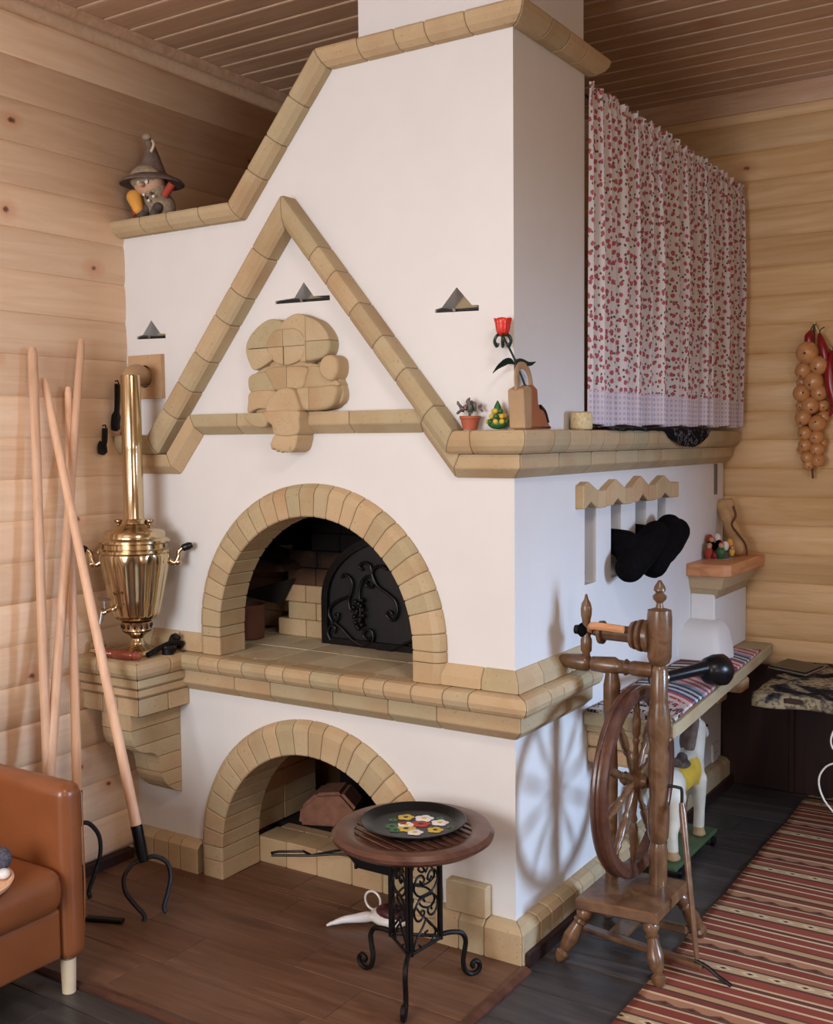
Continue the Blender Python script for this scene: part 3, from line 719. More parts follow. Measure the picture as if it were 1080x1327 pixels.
for k in range(16):
    a = k*2.4; r = .010+.014*(1-abs(k-6)/10)
    ell('grape', (X(490)+r*cos(a), yy-.008, Z(640+k*16)), .0095, 'iron', PLT, seg=8, rg=6)

# clay pot inside the upper arch, rubble brick and pan in the lower one
cpot = lathe('clay_pot', (-1.27, .28, .806), [(.0, 0), (.04, 0), (.05, .004), (.054, .06), (.054, .118), (.058, .124), (.058, .13), (.05, .132), (.048, .02), (.0, .016)], 'claypot', None, 28)
tag(cpot, 'brown clay pot standing in the left corner of the upper arch', 'pot')
g1 = prismg([(-1.13, .10), (-.93, .10), (-.90, .17), (-.96, .235), (-1.06, .225), (-1.12, .17)], 'y', .36, .50)
bm = fixn(*g1); bmesh.ops.bevel(bm, geom=list(bm.edges), offset=.012, segments=2, affect='EDGES'); bmesh.ops.transform(bm, matrix=about((-1.03, .43, .1), 'Z', rad(22)), verts=bm.verts)
rb = obj('fallen_brick', bm, 'rubble', None)
tag(rb, 'rough reddish stone block lying inside the lower arch', 'stone')
PN = thing('iron_pan', 'black iron pan with long looped wire handle resting in the lower arch', 'pan', (-.58, .04, .104))
bm = fixn(*rings([[Vector((-.58+sx_*s, .16+sy_*s*.75, z)) for sx_, sy_ in ((-1, -1), (1, -1), (1, 1), (-1, 1))] for z, s in ((.105, .075), (.155, .105), (.155, .098), (.112, .068))]))
obj('pan_bowl', bm, 'ironplate', PN)
tube('pan_handle', [(-.66, .11, .150), (-.74, .07, .147), (-.80, .035, .142), (-.86, .01, .138), (-.93, -.018, .134), (-.945, -.002, .134), (-.93, .018, .135), (-.85, .055, .14), (-.81, .04, .142)], .0045, 'iron', PN)
tube('pan_handle', [(-.80, .036, .142), (-.74, .09, .152), (-.66, .17, .157)], .0045, 'iron', PN)
tube('pan_foot', [(-.66, .1, .15), (-.66, .1, .104)], .006, 'iron', PN)

# ------------------------------------------------------------ round table
TX, TY = -.16, -.31
TB = thing('round_table', 'small round slatted wooden table on a black wrought iron scroll base', 'table', (TX, TY, .008))
TZ = .465
lathe('tabletop_rim', (TX, TY, TZ-.03), [(.165, .006), (.185, 0), (.21, .002), (.226, .014), (.228, .024), (.218, .034), (.195, .036), (.172, .033), (.165, .028), (.165, .006)], 'redwood', TB, 56)
for k in range(13):
    yk = -.156+k*.026; L = sqrt(.172**2-yk*yk)-.002; rt = about((TX, TY, 0), 'Z', rad(-18))
    box('tabletop_slat', TX-L, TX+L, TY+yk-.0095, TY+yk+.0095, TZ-.022, TZ-.002, 'redwood', TB, bev=.003, rot=rt)
rt = about((TX, TY, 0), 'Z', rad(72)); box('underframe', TX-.17, TX+.17, TY-.02, TY+.02, TZ-.04, TZ-.024, 'iron', TB, rot=rt)
box('underframe', TX-.17, TX+.17, TY-.02, TY+.02, TZ-.04, TZ-.0245, 'iron', TB, rot=about((TX, TY, 0), 'Z', rad(-18)))
angs = [rad(-66), rad(54), rad(176)]
cr = .088; cor = [Vector((TX+cr*cos(a), TY+cr*sin(a), 0)) for a in angs]
for i, a in enumerate(angs):
    c0, c1 = cor[i], cor[(i+1) % 3]
    e = (c1-c0).normalized(); nn = Vector((e.y, -e.x, 0))
    p0 = c0+e*.010; p1 = c1-e*.010
    for p in (p0, p1): tube('post', [p+Vector((0, 0, .135)), p+Vector((0, 0, TZ-.03))], .0062, 'iron', TB, 6)
    for zz in (.14, TZ-.036): tube('panel_bar', [p0+Vector((0, 0, zz)), p1+Vector((0, 0, zz))], .005, 'iron', TB, 6)
    m_ = (p0+p1)/2; hw = (p1-p0).length/2; H0, H1 = .145, TZ-.04; zc = (H0+H1)/2
    def pan(uz): return [m_+e*(hw*.93*u)+Vector((0, 0, z)) for u, z in uz]
    for v in (-1, 1):
        cz = zc+v*.036
        for s in (-1, 1):     # half of a C-scroll ring curling inwards, and a lyre arm ending in a curl
            tube('panel_scroll', catmull(pan([(0, cz-v*.034), (s*.5, cz-v*.030), (s*.86, cz-v*.004), (s*.66, cz+v*.024), (s*.30, cz+v*.026), (s*.12, cz+v*.010), (s*.30, cz+v*.002), (s*.42, cz+v*.012)]), 4), .0034, 'iron', TB, 6)
            tube('panel_scroll', catmull(pan([(0, cz+v*.030), (s*.25, cz+v*.050), (s*.72, cz+v*.076), (s*.90, cz+v*.098), (s*.66, cz+v*.112), (s*.40, cz+v*.104), (s*.55, cz+v*.095)]), 4), .0034, 'iron', TB, 6)
    d = Vector((cos(a), sin(a), 0)); c = Vector((TX, TY, 0))
    pts = [(.08, .15), (.115, .150), (.145, .142), (.158, .12), (.155, .09), (.150, .06), (.156, .03), (.175, .016), (.197, .022), (.202, .040), (.190, .052), (.178, .044), (.183, .034)]
    tube('leg', catmull([c+d*r+Vector((0, 0, z-.003)) for r, z in pts], 5), .0075, 'iron', TB, 8)
# painted tray
tray = lathe('painted_tray', (TX-.005, TY+.01, TZ+.004), [(.0, .003), (.11, .003), (.122, .006), (.135, .016), (.147, .020), (.149, .018), (.136, .011), (.122, .001), (.0, 0)], 'blackmetal', None, 56)
tag(tray, 'round black tray painted with a bunch of flowers on the round table', 'tray')
t = NT('tray_lacquer', .32, 0, .3); M['lacq'] = t.m; t.color(lin((9, 10, 12)))
tray.data.materials.clear(); tray.data.materials.append(M['lacq'])
fl = [((-.04, .03), .021, 'yellow'), ((.0, .045), .024, 'white'), ((.045, .04), .022, 'white'), ((.012, .012), .024, 'redcloth'), ((-.012, -.012), .022, 'white'), ((-.02, -.008), .015, 'redcloth'), ((.06, -.004), .02, 'yellow'), ((.03, -.04), .02, 'white'), ((.0, -.03), .024, 'yellow'), ((-.035, -.035), .018, 'leafgreen'), ((-.015, -.05), .016, 'leafgreen'), ((.03, .065), .010, 'leafgreen'), ((-.055, .0), .012, 'leafgreen'), ((.08, .03), .010, 'leafgreen')]
for (dx, dy), r, mm in [((a*1.25, b*1.25), c*1.2, d) for (a, b), c, d in fl]:
    vs = [(TX-.005+dx, TY+.01+dy, TZ+.0088)]; n = 20
    for k in range(n): a = 2*pi*k/n; rr = r*(.78+.22*abs(sin(2.5*a))); vs.append((TX-.005+dx+rr*cos(a), TY+.01+dy+rr*sin(a), TZ+.0078))
    o = obj('painted_flower', fixn(vs, [(0, 1+k, 1+(k+1) % n) for k in range(n)]), mm, tray)
    c = ell('painted_heart', (TX-.005+dx, TY+.01+dy, TZ+.0085), (r*.3, r*.3, .0012), 'yellow' if mm == 'white' else 'darkgreen', o, seg=8, rg=4)
# swan shaped dish under the table
SW = thing('swan_dish', 'white swan-shaped dish with dark maroon contents on the tiles under the table', 'dish', (-.48, -.02, .008))
blob('bowl', [ellg((-.44, -.02, .034), (.075, .055, .026)), caps((-.50, -.06, .035), (-.56, -.11, .03), .018, .012), caps((-.56, -.11, .03), (-.60, -.14, .016), .012, .006)], 'white', SW, .006, 2)
ell('filling', (-.43, -.025, .055), (.055, .042, .022), 'maroon', SW)
tube('glass_rim', [(-.51+.03*cos(a*pi/12), -.015, .07+.03*sin(a*pi/12)) for a in range(24)], .004, 'white', SW, 6, True)

# ------------------------------------------------------------ samovar and things on the corner shelf
SX, SY, SZ = -1.412, -.155, .806
SM = thing('samovar', 'polished brass samovar with fluted body and tall chimney pipe on the corner shelf', 'samovar', (SX, SY, SZ))
lathe('foot', (SX, SY, SZ), [(.0, 0), (.072, 0), (.076, .008), (.066, .018), (.058, .024), (.04, .03), (.024, .045), (.02, .058), (.026, .068), (.042, .078), (.05, .084)], 'brass', SM, 40)
GRT = lathe('grate_ring', (SX, SY, SZ+.084), [(.045, 0), (.052, .004), (.05, .02), (.052, .034), (.04, .038), (.04, 0)], 'brassdark', SM, 32)
for k in range(14):
    a = 2*pi*k/14; ell('grate_slot', (SX+.0505*cos(a), SY+.0505*sin(a), SZ+.103), (.005, .005, .009), 'blackmetal', GRT, seg=8, rg=6)
# fluted body
fl_n = 12; sg = 96; prof = [(.05, .12), (.07, .13), (.082, .15), (.093, .2), (.105, .26), (.117, .32), (.122, .35), (.12, .36)]
rs = []
for i, (r, h) in enumerate(prof):
    amp = .0 if i in (0, len(prof)-1) else (.06 if 1 < i < len(prof)-2 else .03)
    rs.append([Vector((SX+r*(1+amp*(abs(cos(fl_n*a/2))-.6))*cos(a), SY+r*(1+amp*(abs(cos(fl_n*a/2))-.6))*sin(a), SZ+h)) for a in [2*pi*k/sg for k in range(sg)]])
obj('body', fixn(*rings(rs)), 'brass', SM, 'auto')
lathe('shoulder', (SX, SY, SZ), [(.118, .356), (.128, .364), (.128, .372), (.116, .378), (.116, .392), (.124, .398), (.124, .405), (.108, .414), (.106, .43), (.098, .438), (.07, .446), (.06, .455), (.045, .462), (.04, .475), (.036, .478)], 'brass', SM, 48)
pipe = lathe('chimney_pipe', (SX+.0, SY, SZ+.47), [(.034, 0), (.038, .006), (.0345, .012), (.0345, .25), (.036, .26), (.0345, .27), (.0345, .50), (.033, .505), (.031, .50), (.031, .0)], 'brass', SM, 32)
tube('elbow_pipe', catmull([(SX, SY, SZ+.955), (SX, SY+.006, SZ+.975), (SX-.012, SY+.045, SZ+.985), (-1.48, -.03, 1.787), (-1.487, .06, 1.785)], 5), .031, 'tan', SM, 20, label='tan painted elbow pipe')
for s in (-1, 1):
    for q in (0,):
        kx = SX+s*.055*.84; ky = SY+s*.055*.54
        lathe('steam_knob', (kx, ky, SZ+.44), [(.006, 0), (.005, .02), (.014, .028), (.014, .034), (.0, .037)], 'brassdark', SM, 14)
    dr = Vector((s*.766, s*.643, 0)); c = Vector((SX, SY, SZ))
    pts = catmull([c+dr*.115+Vector((0, 0, .33)), c+dr*.135+Vector((0, 0, .318)), c+dr*.15+Vector((0, 0, .34)), c+dr*.152+Vector((0, 0, .36)), c+dr*.168+Vector((0, 0, .374))], 4)
    hd = tube('handle', pts, .0095, 'brass', SM, 10)
    q = c+dr*.118; 
    spindle('grip', c+dr*.16+Vector((0, 0, .37)), c+dr*.198+Vector((0, 0, .382)), [(0, .008), (.2, .013), (.7, .014), (1, .009)], 'blackmetal', hd, 12)
    ell('handle_boss', c+dr*.148+Vector((0, 0, .322)), .013, 'brass', SM, seg=10, rg=8)
fv = Vector((.35, -.94, 0)); c = Vector((SX, SY, SZ))
fv = Vector((-.12, -.99, 0))
TAP = spindle('tap', c+fv*.085+Vector((0, 0, .175)), c+fv*.145+Vector((0, 0, .165)), [(0, .014), (.2, .008), (.7, .008), (.8, .013), (1, .011)], 'brass', SM, 12)
spindle('tap_spout', c+fv*.14+Vector((0, 0, .168)), c+fv*.15+Vector((0, 0, .125)), [(0, .009), (1, .006)], 'steel', TAP, 10)
tube('tap_key', [c+fv*.13+Vector((0, 0, .17)), c+fv*.13+Vector((0, 0, .205)), c+fv*.13+Vector((-.03, 0, .21)), c+fv*.13+Vector((.03, 0, .21))], .0045, 'steel', TAP, 8)
RP = spindle('rolling_pin', (-1.50, -.268, .824), (-1.302, -.240, .824), [(0, .004), (.02, .011), (.05, .008), (.09, .013), (.12, .009), (.16, .015), (.3, .0155), (.33, .012), (.36, .016), (.4, .012), (.44, .016), (.6, .017), (.8, .016), (.84, .011), (.88, .016), (.92, .01), (.96, .015), (1, .006)], 'rolling', None, 16)
tag(RP, 'turned red-brown wooden baton lying on the corner shelf before the samovar', 'baton')
TG = thing('iron_tongs', 'black iron charcoal tongs lying right of the samovar foot', 'tongs', (-1.33, -.09, .806))
tube('jaw', catmull([(-1.325, -.19, .817), (-1.325, -.14, .83), (-1.322, -.08, .842), (-1.312, -.04, .836), (-1.33, -.035, .82)], 4), .010, 'iron', TG, 8)
tube('jaw', catmull([(-1.375, -.05, .818), (-1.345, -.08, .822), (-1.315, -.11, .828), (-1.305, -.08, .822)], 4), .012, 'iron', TG, 8)
tube('hinge', catmull([(-1.355, -.055, .818), (-1.34, -.05, .858), (-1.32, -.045, .85)], 4), .012, 'iron', TG, 8)
lathe('pivot', (-1.318, -.1, .806), [(.0, 0), (.022, 0), (.022, .02), (.0, .022)], 'iron', TG, 12)
bb = lathe('brass_bell', (-1.565, -.20, .806), [(.0, 0), (.03, 0), (.034, .006), (.028, .016), (.03, .028), (.024, .038), (.014, .044), (.012, .054), (.016, .06), (.012, .068), (0, .07)], 'brass', None, 24)
tag(bb, 'small polished brass pot at the left end of the corner shelf', 'pot')

# ------------------------------------------------------------ oven forks leaning at the wall
def fork(name, bot, top, r0, r1, label, head=True, width=.1, q_=1.):
    bot = Vector(bot); top = Vector(top); d = (top-bot).normalized()
    T = thing(name, label, 'oven fork', bot, 'long-handled oven forks')
    a = bot+d*.27*q_
    spindle('handle', a+d*.06, top, [(0, r0), (.5, (r0+r1)/2), (.985, r1), (1, r1*.7)], 'handle', T, 14)
    SK_ = spindle('socket', a-d*.02, a+d*.1, [(0, r0*.8), (.1, r0*1.05), (1, r0*1.12)], 'blackmetal', T, 14)
    s = Vector((.35, .94, 0)) if head is True else Vector(head); s = (s-d*s.dot(d)).normalized()
    for k in (-1, 1):
        pts = [a-d*.01, a-d*.015+s*k*width*.5, a-d*.06*q_+s*k*width*.95, a-d*.12*q_+s*k*width*1.0, a-d*.18*q_+s*k*width*.75, a-d*.235*q_+s*k*width*.45, a-d*.262*q_+s*k*width*.5]
        tube('tine', catmull(pts, 5), .0075, 'blackmetal', SK_, 6, flat=(s.cross(d), .005))
    return T
fork('oven_fork', (-1.105, -.39, .012), (-1.565, -.395, 1.765), .0175, .0135, 'oven fork whose black horseshoe head stands on the tiles in full view', width=.078, q_=.76)
fork('oven_fork', (-1.40, -.56, .02), (-1.56, -.44, 1.865), .0155, .016, 'leftmost long oven fork handle against the pine wall', head=(1, .2, 0), width=.06)
fork('oven_fork', (-1.39, -.62, .02), (-1.555, -.24, 1.905), .0185, .0135, 'oven fork handle leaning left, tallest pale tip of the four at the wall', head=(1, .2, 0), width=.05)
fork('oven_fork', (-1.40, -.45, .02), (-1.56, -.30, 1.74), .0165, .012, 'oven fork handle nearly upright behind the crossing pair, shortest of the four', width=.075)
il = tag(box('iron_bar', -1.30, -1.17, -.50, -.475, .0085, .022, 'iron', None, rot=about((-1.24, -.49, 0), 'Z', rad(22))), 'short dark iron bar lying on the tiles beside the armchair', 'bar')
# iron tools hanging by the pipe
for k, (yy_, z0, z1, lb) in enumerate(((-.072, 1.59, 1.76, 'longer black iron key hanging on the pine wall behind the samovar pipe'), (-.135, 1.505, 1.60, 'short black iron blade hanging low on the pine wall left of the samovar pipe'))):
    HG = thing('iron_tool', lb, 'tool', (-1.575, yy_, z0))
    tube('blade', catmull([(-1.574, yy_-.008, z0), (-1.574, yy_-.01, z0+.03), (-1.574, yy_, (z0+z1)/2), (-1.574, yy_+.004, z1)], 4), [.006]+[.022]*6+[.013]*6, 'iron', HG, 8, flat=((1, 0, 0), .005))
    tube('hook', [(-1.585, yy_+.004, z1+.01), (-1.572, yy_+.004, z1+.012), (-1.566, yy_+.004, z1-.004)], .003, 'iron', HG, 6)

# ------------------------------------------------------------ witch doll on the shoulder
DL = thing('witch_doll', 'small witch doll in a wide grey-brown hat on the stove shoulder', 'doll', (-1.47, .06, 2.291))
dx, dy, dz = -1.475, .03, 2.341
obj('ledge_prop', fixn(*boxg(dx-.06, dx+.08, dy+.0, dy+.08, 2.292, dz)), 'burlap', DL)
blob('body', [ellg((dx+.02, dy+.02, dz+.05), (.06, .05, .055)), caps((dx+.02, dy, dz+.08), (dx+.02, dy, dz+.12), .045, .04)], 'burlap', DL, .008, 2)
ell('head', (dx, dy-.015, dz+.135), (.062, .05, .05), 'skin', DL)
ell('hair', (dx-.005, dy-.028, dz+.15), (.066, .045, .045), 'burlap', DL)
ell('eye', (dx+.035, dy-.06, dz+.125), (.008, .005, .008), 'white', DL, seg=10, rg=6); ell('eye', (dx+.0, dy-.064, dz+.125), (.008, .005, .008), 'white', DL, seg=10, rg=6)
ell('nose', (dx+.02, dy-.07, dz+.115), (.009, .016, .009), 'skin', DL, seg=10, rg=6)
blob('hat', [latheg((dx, dy, dz+.155), [(0, 0), (.105, -.022), (.117, -.03), (.119, -.026), (.106, -.012), (.058, .01), (0, .014)], 28), spindleg((dx, dy, dz+.155), (dx-.008, dy+.01, dz+.26), [(0, .058), (.4, .042), (.8, .026), (1, .018)], 20), caps((dx-.008, dy+.01, dz+.255), (dx-.012, dy, dz+.285), .018, .013)], 'greybrown', DL, .006, 2)
ell('hat_tassel', (dx-.012, dy-.01, dz+.298), (.02, .012, .012), 'burlap', DL)
tube('hat_ribbon', catmull([(dx+.018, dy-.01, dz+.28), (dx+.034, dy-.02, dz+.26), (dx+.03, dy-.03, dz+.235)], 4), .005, 'cream', DL, 6)
blob('sack', [caps((dx-.05, dy-.04, dz+.085), (dx-.025, dy-.045, dz+.04), .028, .02)], 'orange', DL, .006, 2, label='orange cloth sack')
for s, (a, b) in enumerate((((-.05, -.03, .02), (-.07, -.02, .07)), ((.07, -.01, .08), (.1, 0, .12)))):
    tube('arm', [(dx+a[0], dy+a[1], dz+a[2]), (dx+b[0], dy+b[1], dz+b[2])], .014, 'redcloth', DL, 10)
for k in (-1, 1): blob('leg', [caps((dx+.02+k*.028, dy-.02, dz+.04), (dx+.015+k*.032, dy-.045, dz+.012), .02, .014)], 'darkcloth', DL, .006, 1)
for k in range(5): ell('button', (dx+.01+.012*k, dy-.05, dz+.085-.012*(k % 3)), .006, 'darkcloth' if k % 2 else 'white', DL, seg=8, rg=6)

# ------------------------------------------------------------ things on the mantel corner
MZ = 1.577
FP = thing('potted_succulent', 'tiny potted succulent with purplish leaves in a terracotta pot, leftmost on the mantel', 'plant', (-.125, -.038, MZ))
lathe('pot', (-.125, -.038, MZ), [(0, 0), (.021, 0), (.028, .03), (.031, .032), (.031, .04), (.027, .04), (.025, .033), (0, .033)], 'terracotta', FP, 24)
M['leafa'] = flat('succulent_leaf', (96, 104, 92), .6); M['leafb'] = flat('purple_leaf', (124, 96, 108), .6)
for k in range(34):
    a = random.uniform(0, 2*pi); r = random.uniform(0, .045); z = MZ+.05+random.uniform(0, .045)*(1-r/.07)
    rt = Matrix.Rotation(random.uniform(0, 6), 3, 'Z') @ Matrix.Rotation(random.uniform(.3, 1.3), 3, 'X')
    ell('leaf', (-.13+r*cos(a), max(-.07, -.04+r*.7*sin(a)), z), (.006, .011, .004), M['leafa'] if k % 2 else M['leafb'], FP, rt, 8, 5)
tube('stem', [(-.125, -.038, MZ+.03), (-.127, -.04, MZ+.07)], .004, 'leafgreen', FP, 6)
FG = thing('pineapple_figurine', 'small yellow and green pineapple-shaped ornament beside the succulent on the mantel', 'figurine', (-.035, -.035, MZ))
blob('base', [ellg((-.035, -.035, MZ+.016), (.03, .025, .016))], 'leafgreen', FG, .004, 1)
for j in range(3):
    for k in range(9-2*j):
        a = 2*pi*k/(9-2*j)+j*.4; r = .028-.008*j; ell('petal', (-.035+r*cos(a), -.035+.8*r*sin(a), MZ+.022+.015*j), (.0085, .0085, .008), 'yellow' if (k+j) % 3 else 'leafgreen', FG, seg=8, rg=6)
spindle('crown', (-.035, -.035, MZ+.05), (-.035, -.035, MZ+.082), [(0, .014), (.5, .010), (1, .002)], 'leafgreen', FG, 8)
# wooden shoe ornament
SH = thing('shoe_ornament', 'brown leather wedge-heeled shoe ornament standing at the mantel corner', 'ornament', (.035, .01, MZ))
sx0 = .035
prism('wedge', [(-.045, MZ), (.0, MZ), (.0, MZ+.118), (-.02, MZ+.122), (-.055, MZ+.112)], 'x', sx0-.028, sx0+.022, 'tan', SH, bev=.004)
prism('upper', [(.001, MZ), (.135, MZ), (.138, MZ+.006), (.118, MZ+.02), (.105, MZ+.045), (.082, MZ+.062), (.06, MZ+.062), (.05, MZ+.08), (.045, MZ+.118), (.02, MZ+.128), (.001, MZ+.122)], 'x', sx0-.024, sx0+.02, 'brownleather', SH, bev=.007)
tube('strap', catmull([(sx0, -.05, MZ+.112), (sx0, -.055, MZ+.15), (sx0, -.035, MZ+.178), (sx0, .0, MZ+.178), (sx0, .025, MZ+.16), (sx0, .04, MZ+.125)], 5), .011, 'tan', SH, 8, flat=((1, 0, 0), .004))
tube('strap', catmull([(sx0+.018, .06, MZ+.066), (sx0+.018, .09, MZ+.05), (sx0+.018, .11, MZ+.02)], 4), .006, 'blackmetal', SH, 8)
RS = thing('metal_rose', 'tall metal rose with a red bloom rising from the shoe ornament', 'rose', (.02, -.01, MZ+.12))
top = Vector((-.012, -.045, MZ+.265)); base = Vector((.03, .01, MZ+.126))
tube('stem', catmull([base, Vector((.012, -.02, MZ+.2)), top], 4), .0032, 'darkgreen', RS, 8)
tube('stem', [base+Vector((0, .0, 0)), base+Vector((.0, .012, -.003))], .003, 'darkgreen', RS, 6)
for k in range(9):
    a = k*2*pi/5+(.5 if k > 4 else 0); r = .0215 if k < 5 else .012
    pr_ = [(0, 0), (.4, .006), (1, .012)]
    vs = []; 
    for i in range(5):
        for j in range(5):
            th = a+(j-2)*.42; h = i/4; rr = r*(.55+.5*h**.5)+.002*(i == 4)
            vs.append((top.x+rr*cos(th), top.y+rr*sin(th), top.z+.0+h*(.05-.0012*abs(j-2)**2)))
    o = obj('petal', fixn(vs, [(i*5+j, i*5+j+1, i*5+j+6, i*5+j+5) for i in range(4) for j in range(4)]), 'red', RS, True)
    md = o.modifiers.new('s', 'SOLIDIFY'); md.thickness = .0018
ell('bud', top+Vector((0, 0, .02)), (.011, .011, .024), 'red', RS)
for k in range(6):
    a = k*pi/3; d = Vector((cos(a), sin(a), 0))
    tube('sepal', catmull([top, top+d*.017+Vector((0, 0, .002)), top+d*.027-Vector((0, 0, .014)), top+d*.02-Vector((0, 0, .03)), top+d*.015-Vector((0, 0, .022))], 3), .0042, 'darkgreen', RS, 6)
for d, tilt in ((Vector((-.6, -.75, 0)), -.02), (Vector((.55, .3, 0)), .004), (Vector((.55, .82, 0)), .006)):
    st = Vector((.012, -.02, MZ+.185)); L = .07 if tilt != .004 else .035
    P_ = catmull([st, st+d*L*.3+Vector((0, 0, .008)), st+d*L*.7+Vector((0, 0, tilt*.3)), st+d*L+Vector((0, 0, tilt*1.3))], 4)
    tube('leaf', P_, [.002, .004, .008, .011, .013, .0135, .013, .011, .009, .007, .005, .003, .001], 'darkgreen', RS, 6, flat=((d.y, -d.x, .9), .0015))
WB = lathe('straw_box', (.038, .385, MZ), [(0, 0), (.045, 0), (.05, .005), (.05, .045), (.046, .052), (.03, .056), (0, .057)], 'straw', None, 36)
WB.scale = (.62, 1, 1)
tag(WB, 'pale woven straw box on the mantel next to the curtain', 'box')

# ------------------------------------------------------------ curtain
def curtain():
    Y0, Y1, ZT, ZB = .489, 1.99, 2.62, 1.592
    nY, nZ = 420, 44
    folds = 23; vs = []; uv = []
    cum = 0; prev = None; U = []
    ph = [random.uniform(0, 6) for _ in range(8)]
    def xoff(s, h):       # h 0 top 1 bottom
        g = 2*pi*folds*s+1.8*sin(2*pi*3*s+ph[0])+1.1*sin(2*pi*7*s+ph[1])
        a = .012+.013*min(1, h*2.5)
        big = .014*sin(2*pi*6.3*s+ph[2])*min(1, h*2)
        x = .016+.064*s+a*sin(g)*(1-.45*h)*(.45+.55*min(1, s*6))+big*min(1, s*6)
        if h > .3: x += (.010*sin(2*pi*9*s+ph[3]))*(h-.3)
        x += .004*sin(2*pi*61*s+ph[4])*max(0, 1-h*14)*1.5
        return max(x, .006)
    for i in range(nY+1):
        s = i/nY; y = Y0+(Y1-Y0)*s; p = Vector((xoff(s, .25), y))
        if prev is not None: cum += (p-prev).length
        prev = p; U.append(cum*1.25)
    for j in range(nZ+1):
        h = (j/nZ)**1.15; z = ZT+(ZB-ZT)*h
        for i in range(nY+1):
            s = i/nY; zz = z+.065*(1-s)*(1-h)+(.004*sin(2*pi*40*s+ph[5])+.004*sin(2*pi*17*s))*max(0, 1-h*30)+.004*sin(2*pi*6*s+1)*h
            y = Y0+(Y1-Y0)*s+.006*sin(2*pi*folds*s*1.0+1.3)
            x = xoff(s, h)
            if .016 < h < .04: x = .016+.064*s+(x-.016-.064*s)*.35
            vs.append((x, y, zz))
    W_ = nY+1; fs = []; mi = []
    for j in range(nZ):
        for i in range(nY): fs.append((j*W_+i, j*W_+i+1, (j+1)*W_+i+1, (j+1)*W_+i)); mi.append(1 if (j/nZ)**1.15 > .885 else 0)
    def mk(sel, name, mat):
        used = sorted({v for f, m_ in zip(fs, mi) if m_ == sel for v in f}); mp = {v: k for k, v in enumerate(used)}
        me = bpy.data.meshes.new(name); me.from_pydata([vs[v] for v in used], [], [tuple(mp[v] for v in f) for f, m_ in zip(fs, mi) if m_ == sel])
        ul = me.uv_layers.new(name='UVMap')
        for lp in me.loops:
            v = used[lp.vertex_index]; ul.data[lp.index].uv = (U[v % W_], vs[v][2])
        return obj(name, me, mat, CU, True)
    mk(0, 'printed_panel', 'curtain'); mk(1, 'lace_hem', 'lace')
CU = thing('flower_curtain', 'white cotton curtain printed with small red flowers and a lilac lace hem', 'curtain', (.06, 1.25, 1.592))
curtain()
rod = tube('curtain_rod', [(-.012, .492, 2.655), (.055, 2.03, 2.595)], .006, 'steel', None, 10); tag(rod, 'thin steel rod carrying the flowered curtain', 'rod')
# dark scarf peeking from under the curtain
def drape(name, xs, zf, y0, y1, n, mat, parent=None, thick=.003):
    pass
t = NT('black_patterned_cloth', .9, 0, .1); co = t.coords(); f = t.noise(co, 26, 3, .6, 1.); t.color(t.ramp(f, [(.52, lin((18, 18, 22))), (.56, lin((18, 18, 22))), (.575, lin((180, 178, 184))), (.59, lin((24, 24, 28)))])); M['scarf'] = t.m
path = [(-.10, 1.583), (.0, 1.583), (.06, 1.582), (.078, 1.578), (.085, 1.565), (.087, 1.545), (.084, 1.525)]
vs = []; n = 26
for j in range(n+1):
    s = j/n; y = .52+s*1.02
    drop = .0 if s < .5 else (1.0*sin(pi*min(1, (s-.5)/.5))**.6)
    for i, (x, z) in enumerate(path):
        if i > 3: x2 = path[3][0]+(x-path[3][0])*max(drop, .15); z2 = path[3][1]+(z-path[3][1])*max(drop, .05)*1.25
        else: x2, z2 = x, z
        vs.append((x2+.003*sin(j*1.3+i), y, z2+.0015*sin(j*2.1+i)))
k_ = len(path); o = obj('black_scarf', (vs, [(j*k_+i, j*k_+i+1, (j+1)*k_+i+1, (j+1)*k_+i) for j in range(n) for i in range(k_-1)]), 'scarf', None, True)
md = o.modifiers.new('s', 'SOLIDIFY'); md.thickness = .004; md.offset = 1
tag(o, 'black scarf with white pattern hanging out from under the curtain', 'scarf')

# ------------------------------------------------------------ felt boots drying in the niches
def boot(yc, z, tip, name_label, low):
    T = thing('felt_boot', name_label, 'boot', (.0, yc, 1.1), 'black felt boots in the drying niches')
    lo, hi = Vector(low), Vector(tip)
    mid = (lo+hi)/2
    g = [caps((-.10, yc, 1.20), (.03, yc+.01, 1.18), .038, .05), caps((.03, yc+.01, 1.18), lo+(mid-lo)*.35, .05, .056), caps(lo, mid, .052, .058), caps(mid, hi, .058, .052)]
    blob('boot_body', g, 'blackfelt', T, .01, 4)
boot(.762, 1.2, (.075, .95, 1.20), 'leftmost black felt boot stuck in a drying niche', (.075, .70, 1.105))
boot(.996, 1.2, (.075, 1.09, 1.215), 'middle black felt boot in the niches', (.09, .89, 1.10))
boot(1.215, 1.2, (.075, 1.17, 1.195), 'rightmost black felt boot, toe pointing up and right', (.085, .97, 1.13))
bs = blob('boot_heel', [ellg((-.03, .485, 1.14), (.03, .03, .04)), ellg((-.045, .53, 1.10), (.03, .03, .035))], 'blackfelt', None, .008, 2)
tag(bs, 'small black heel showing inside the left end niche', 'boot')

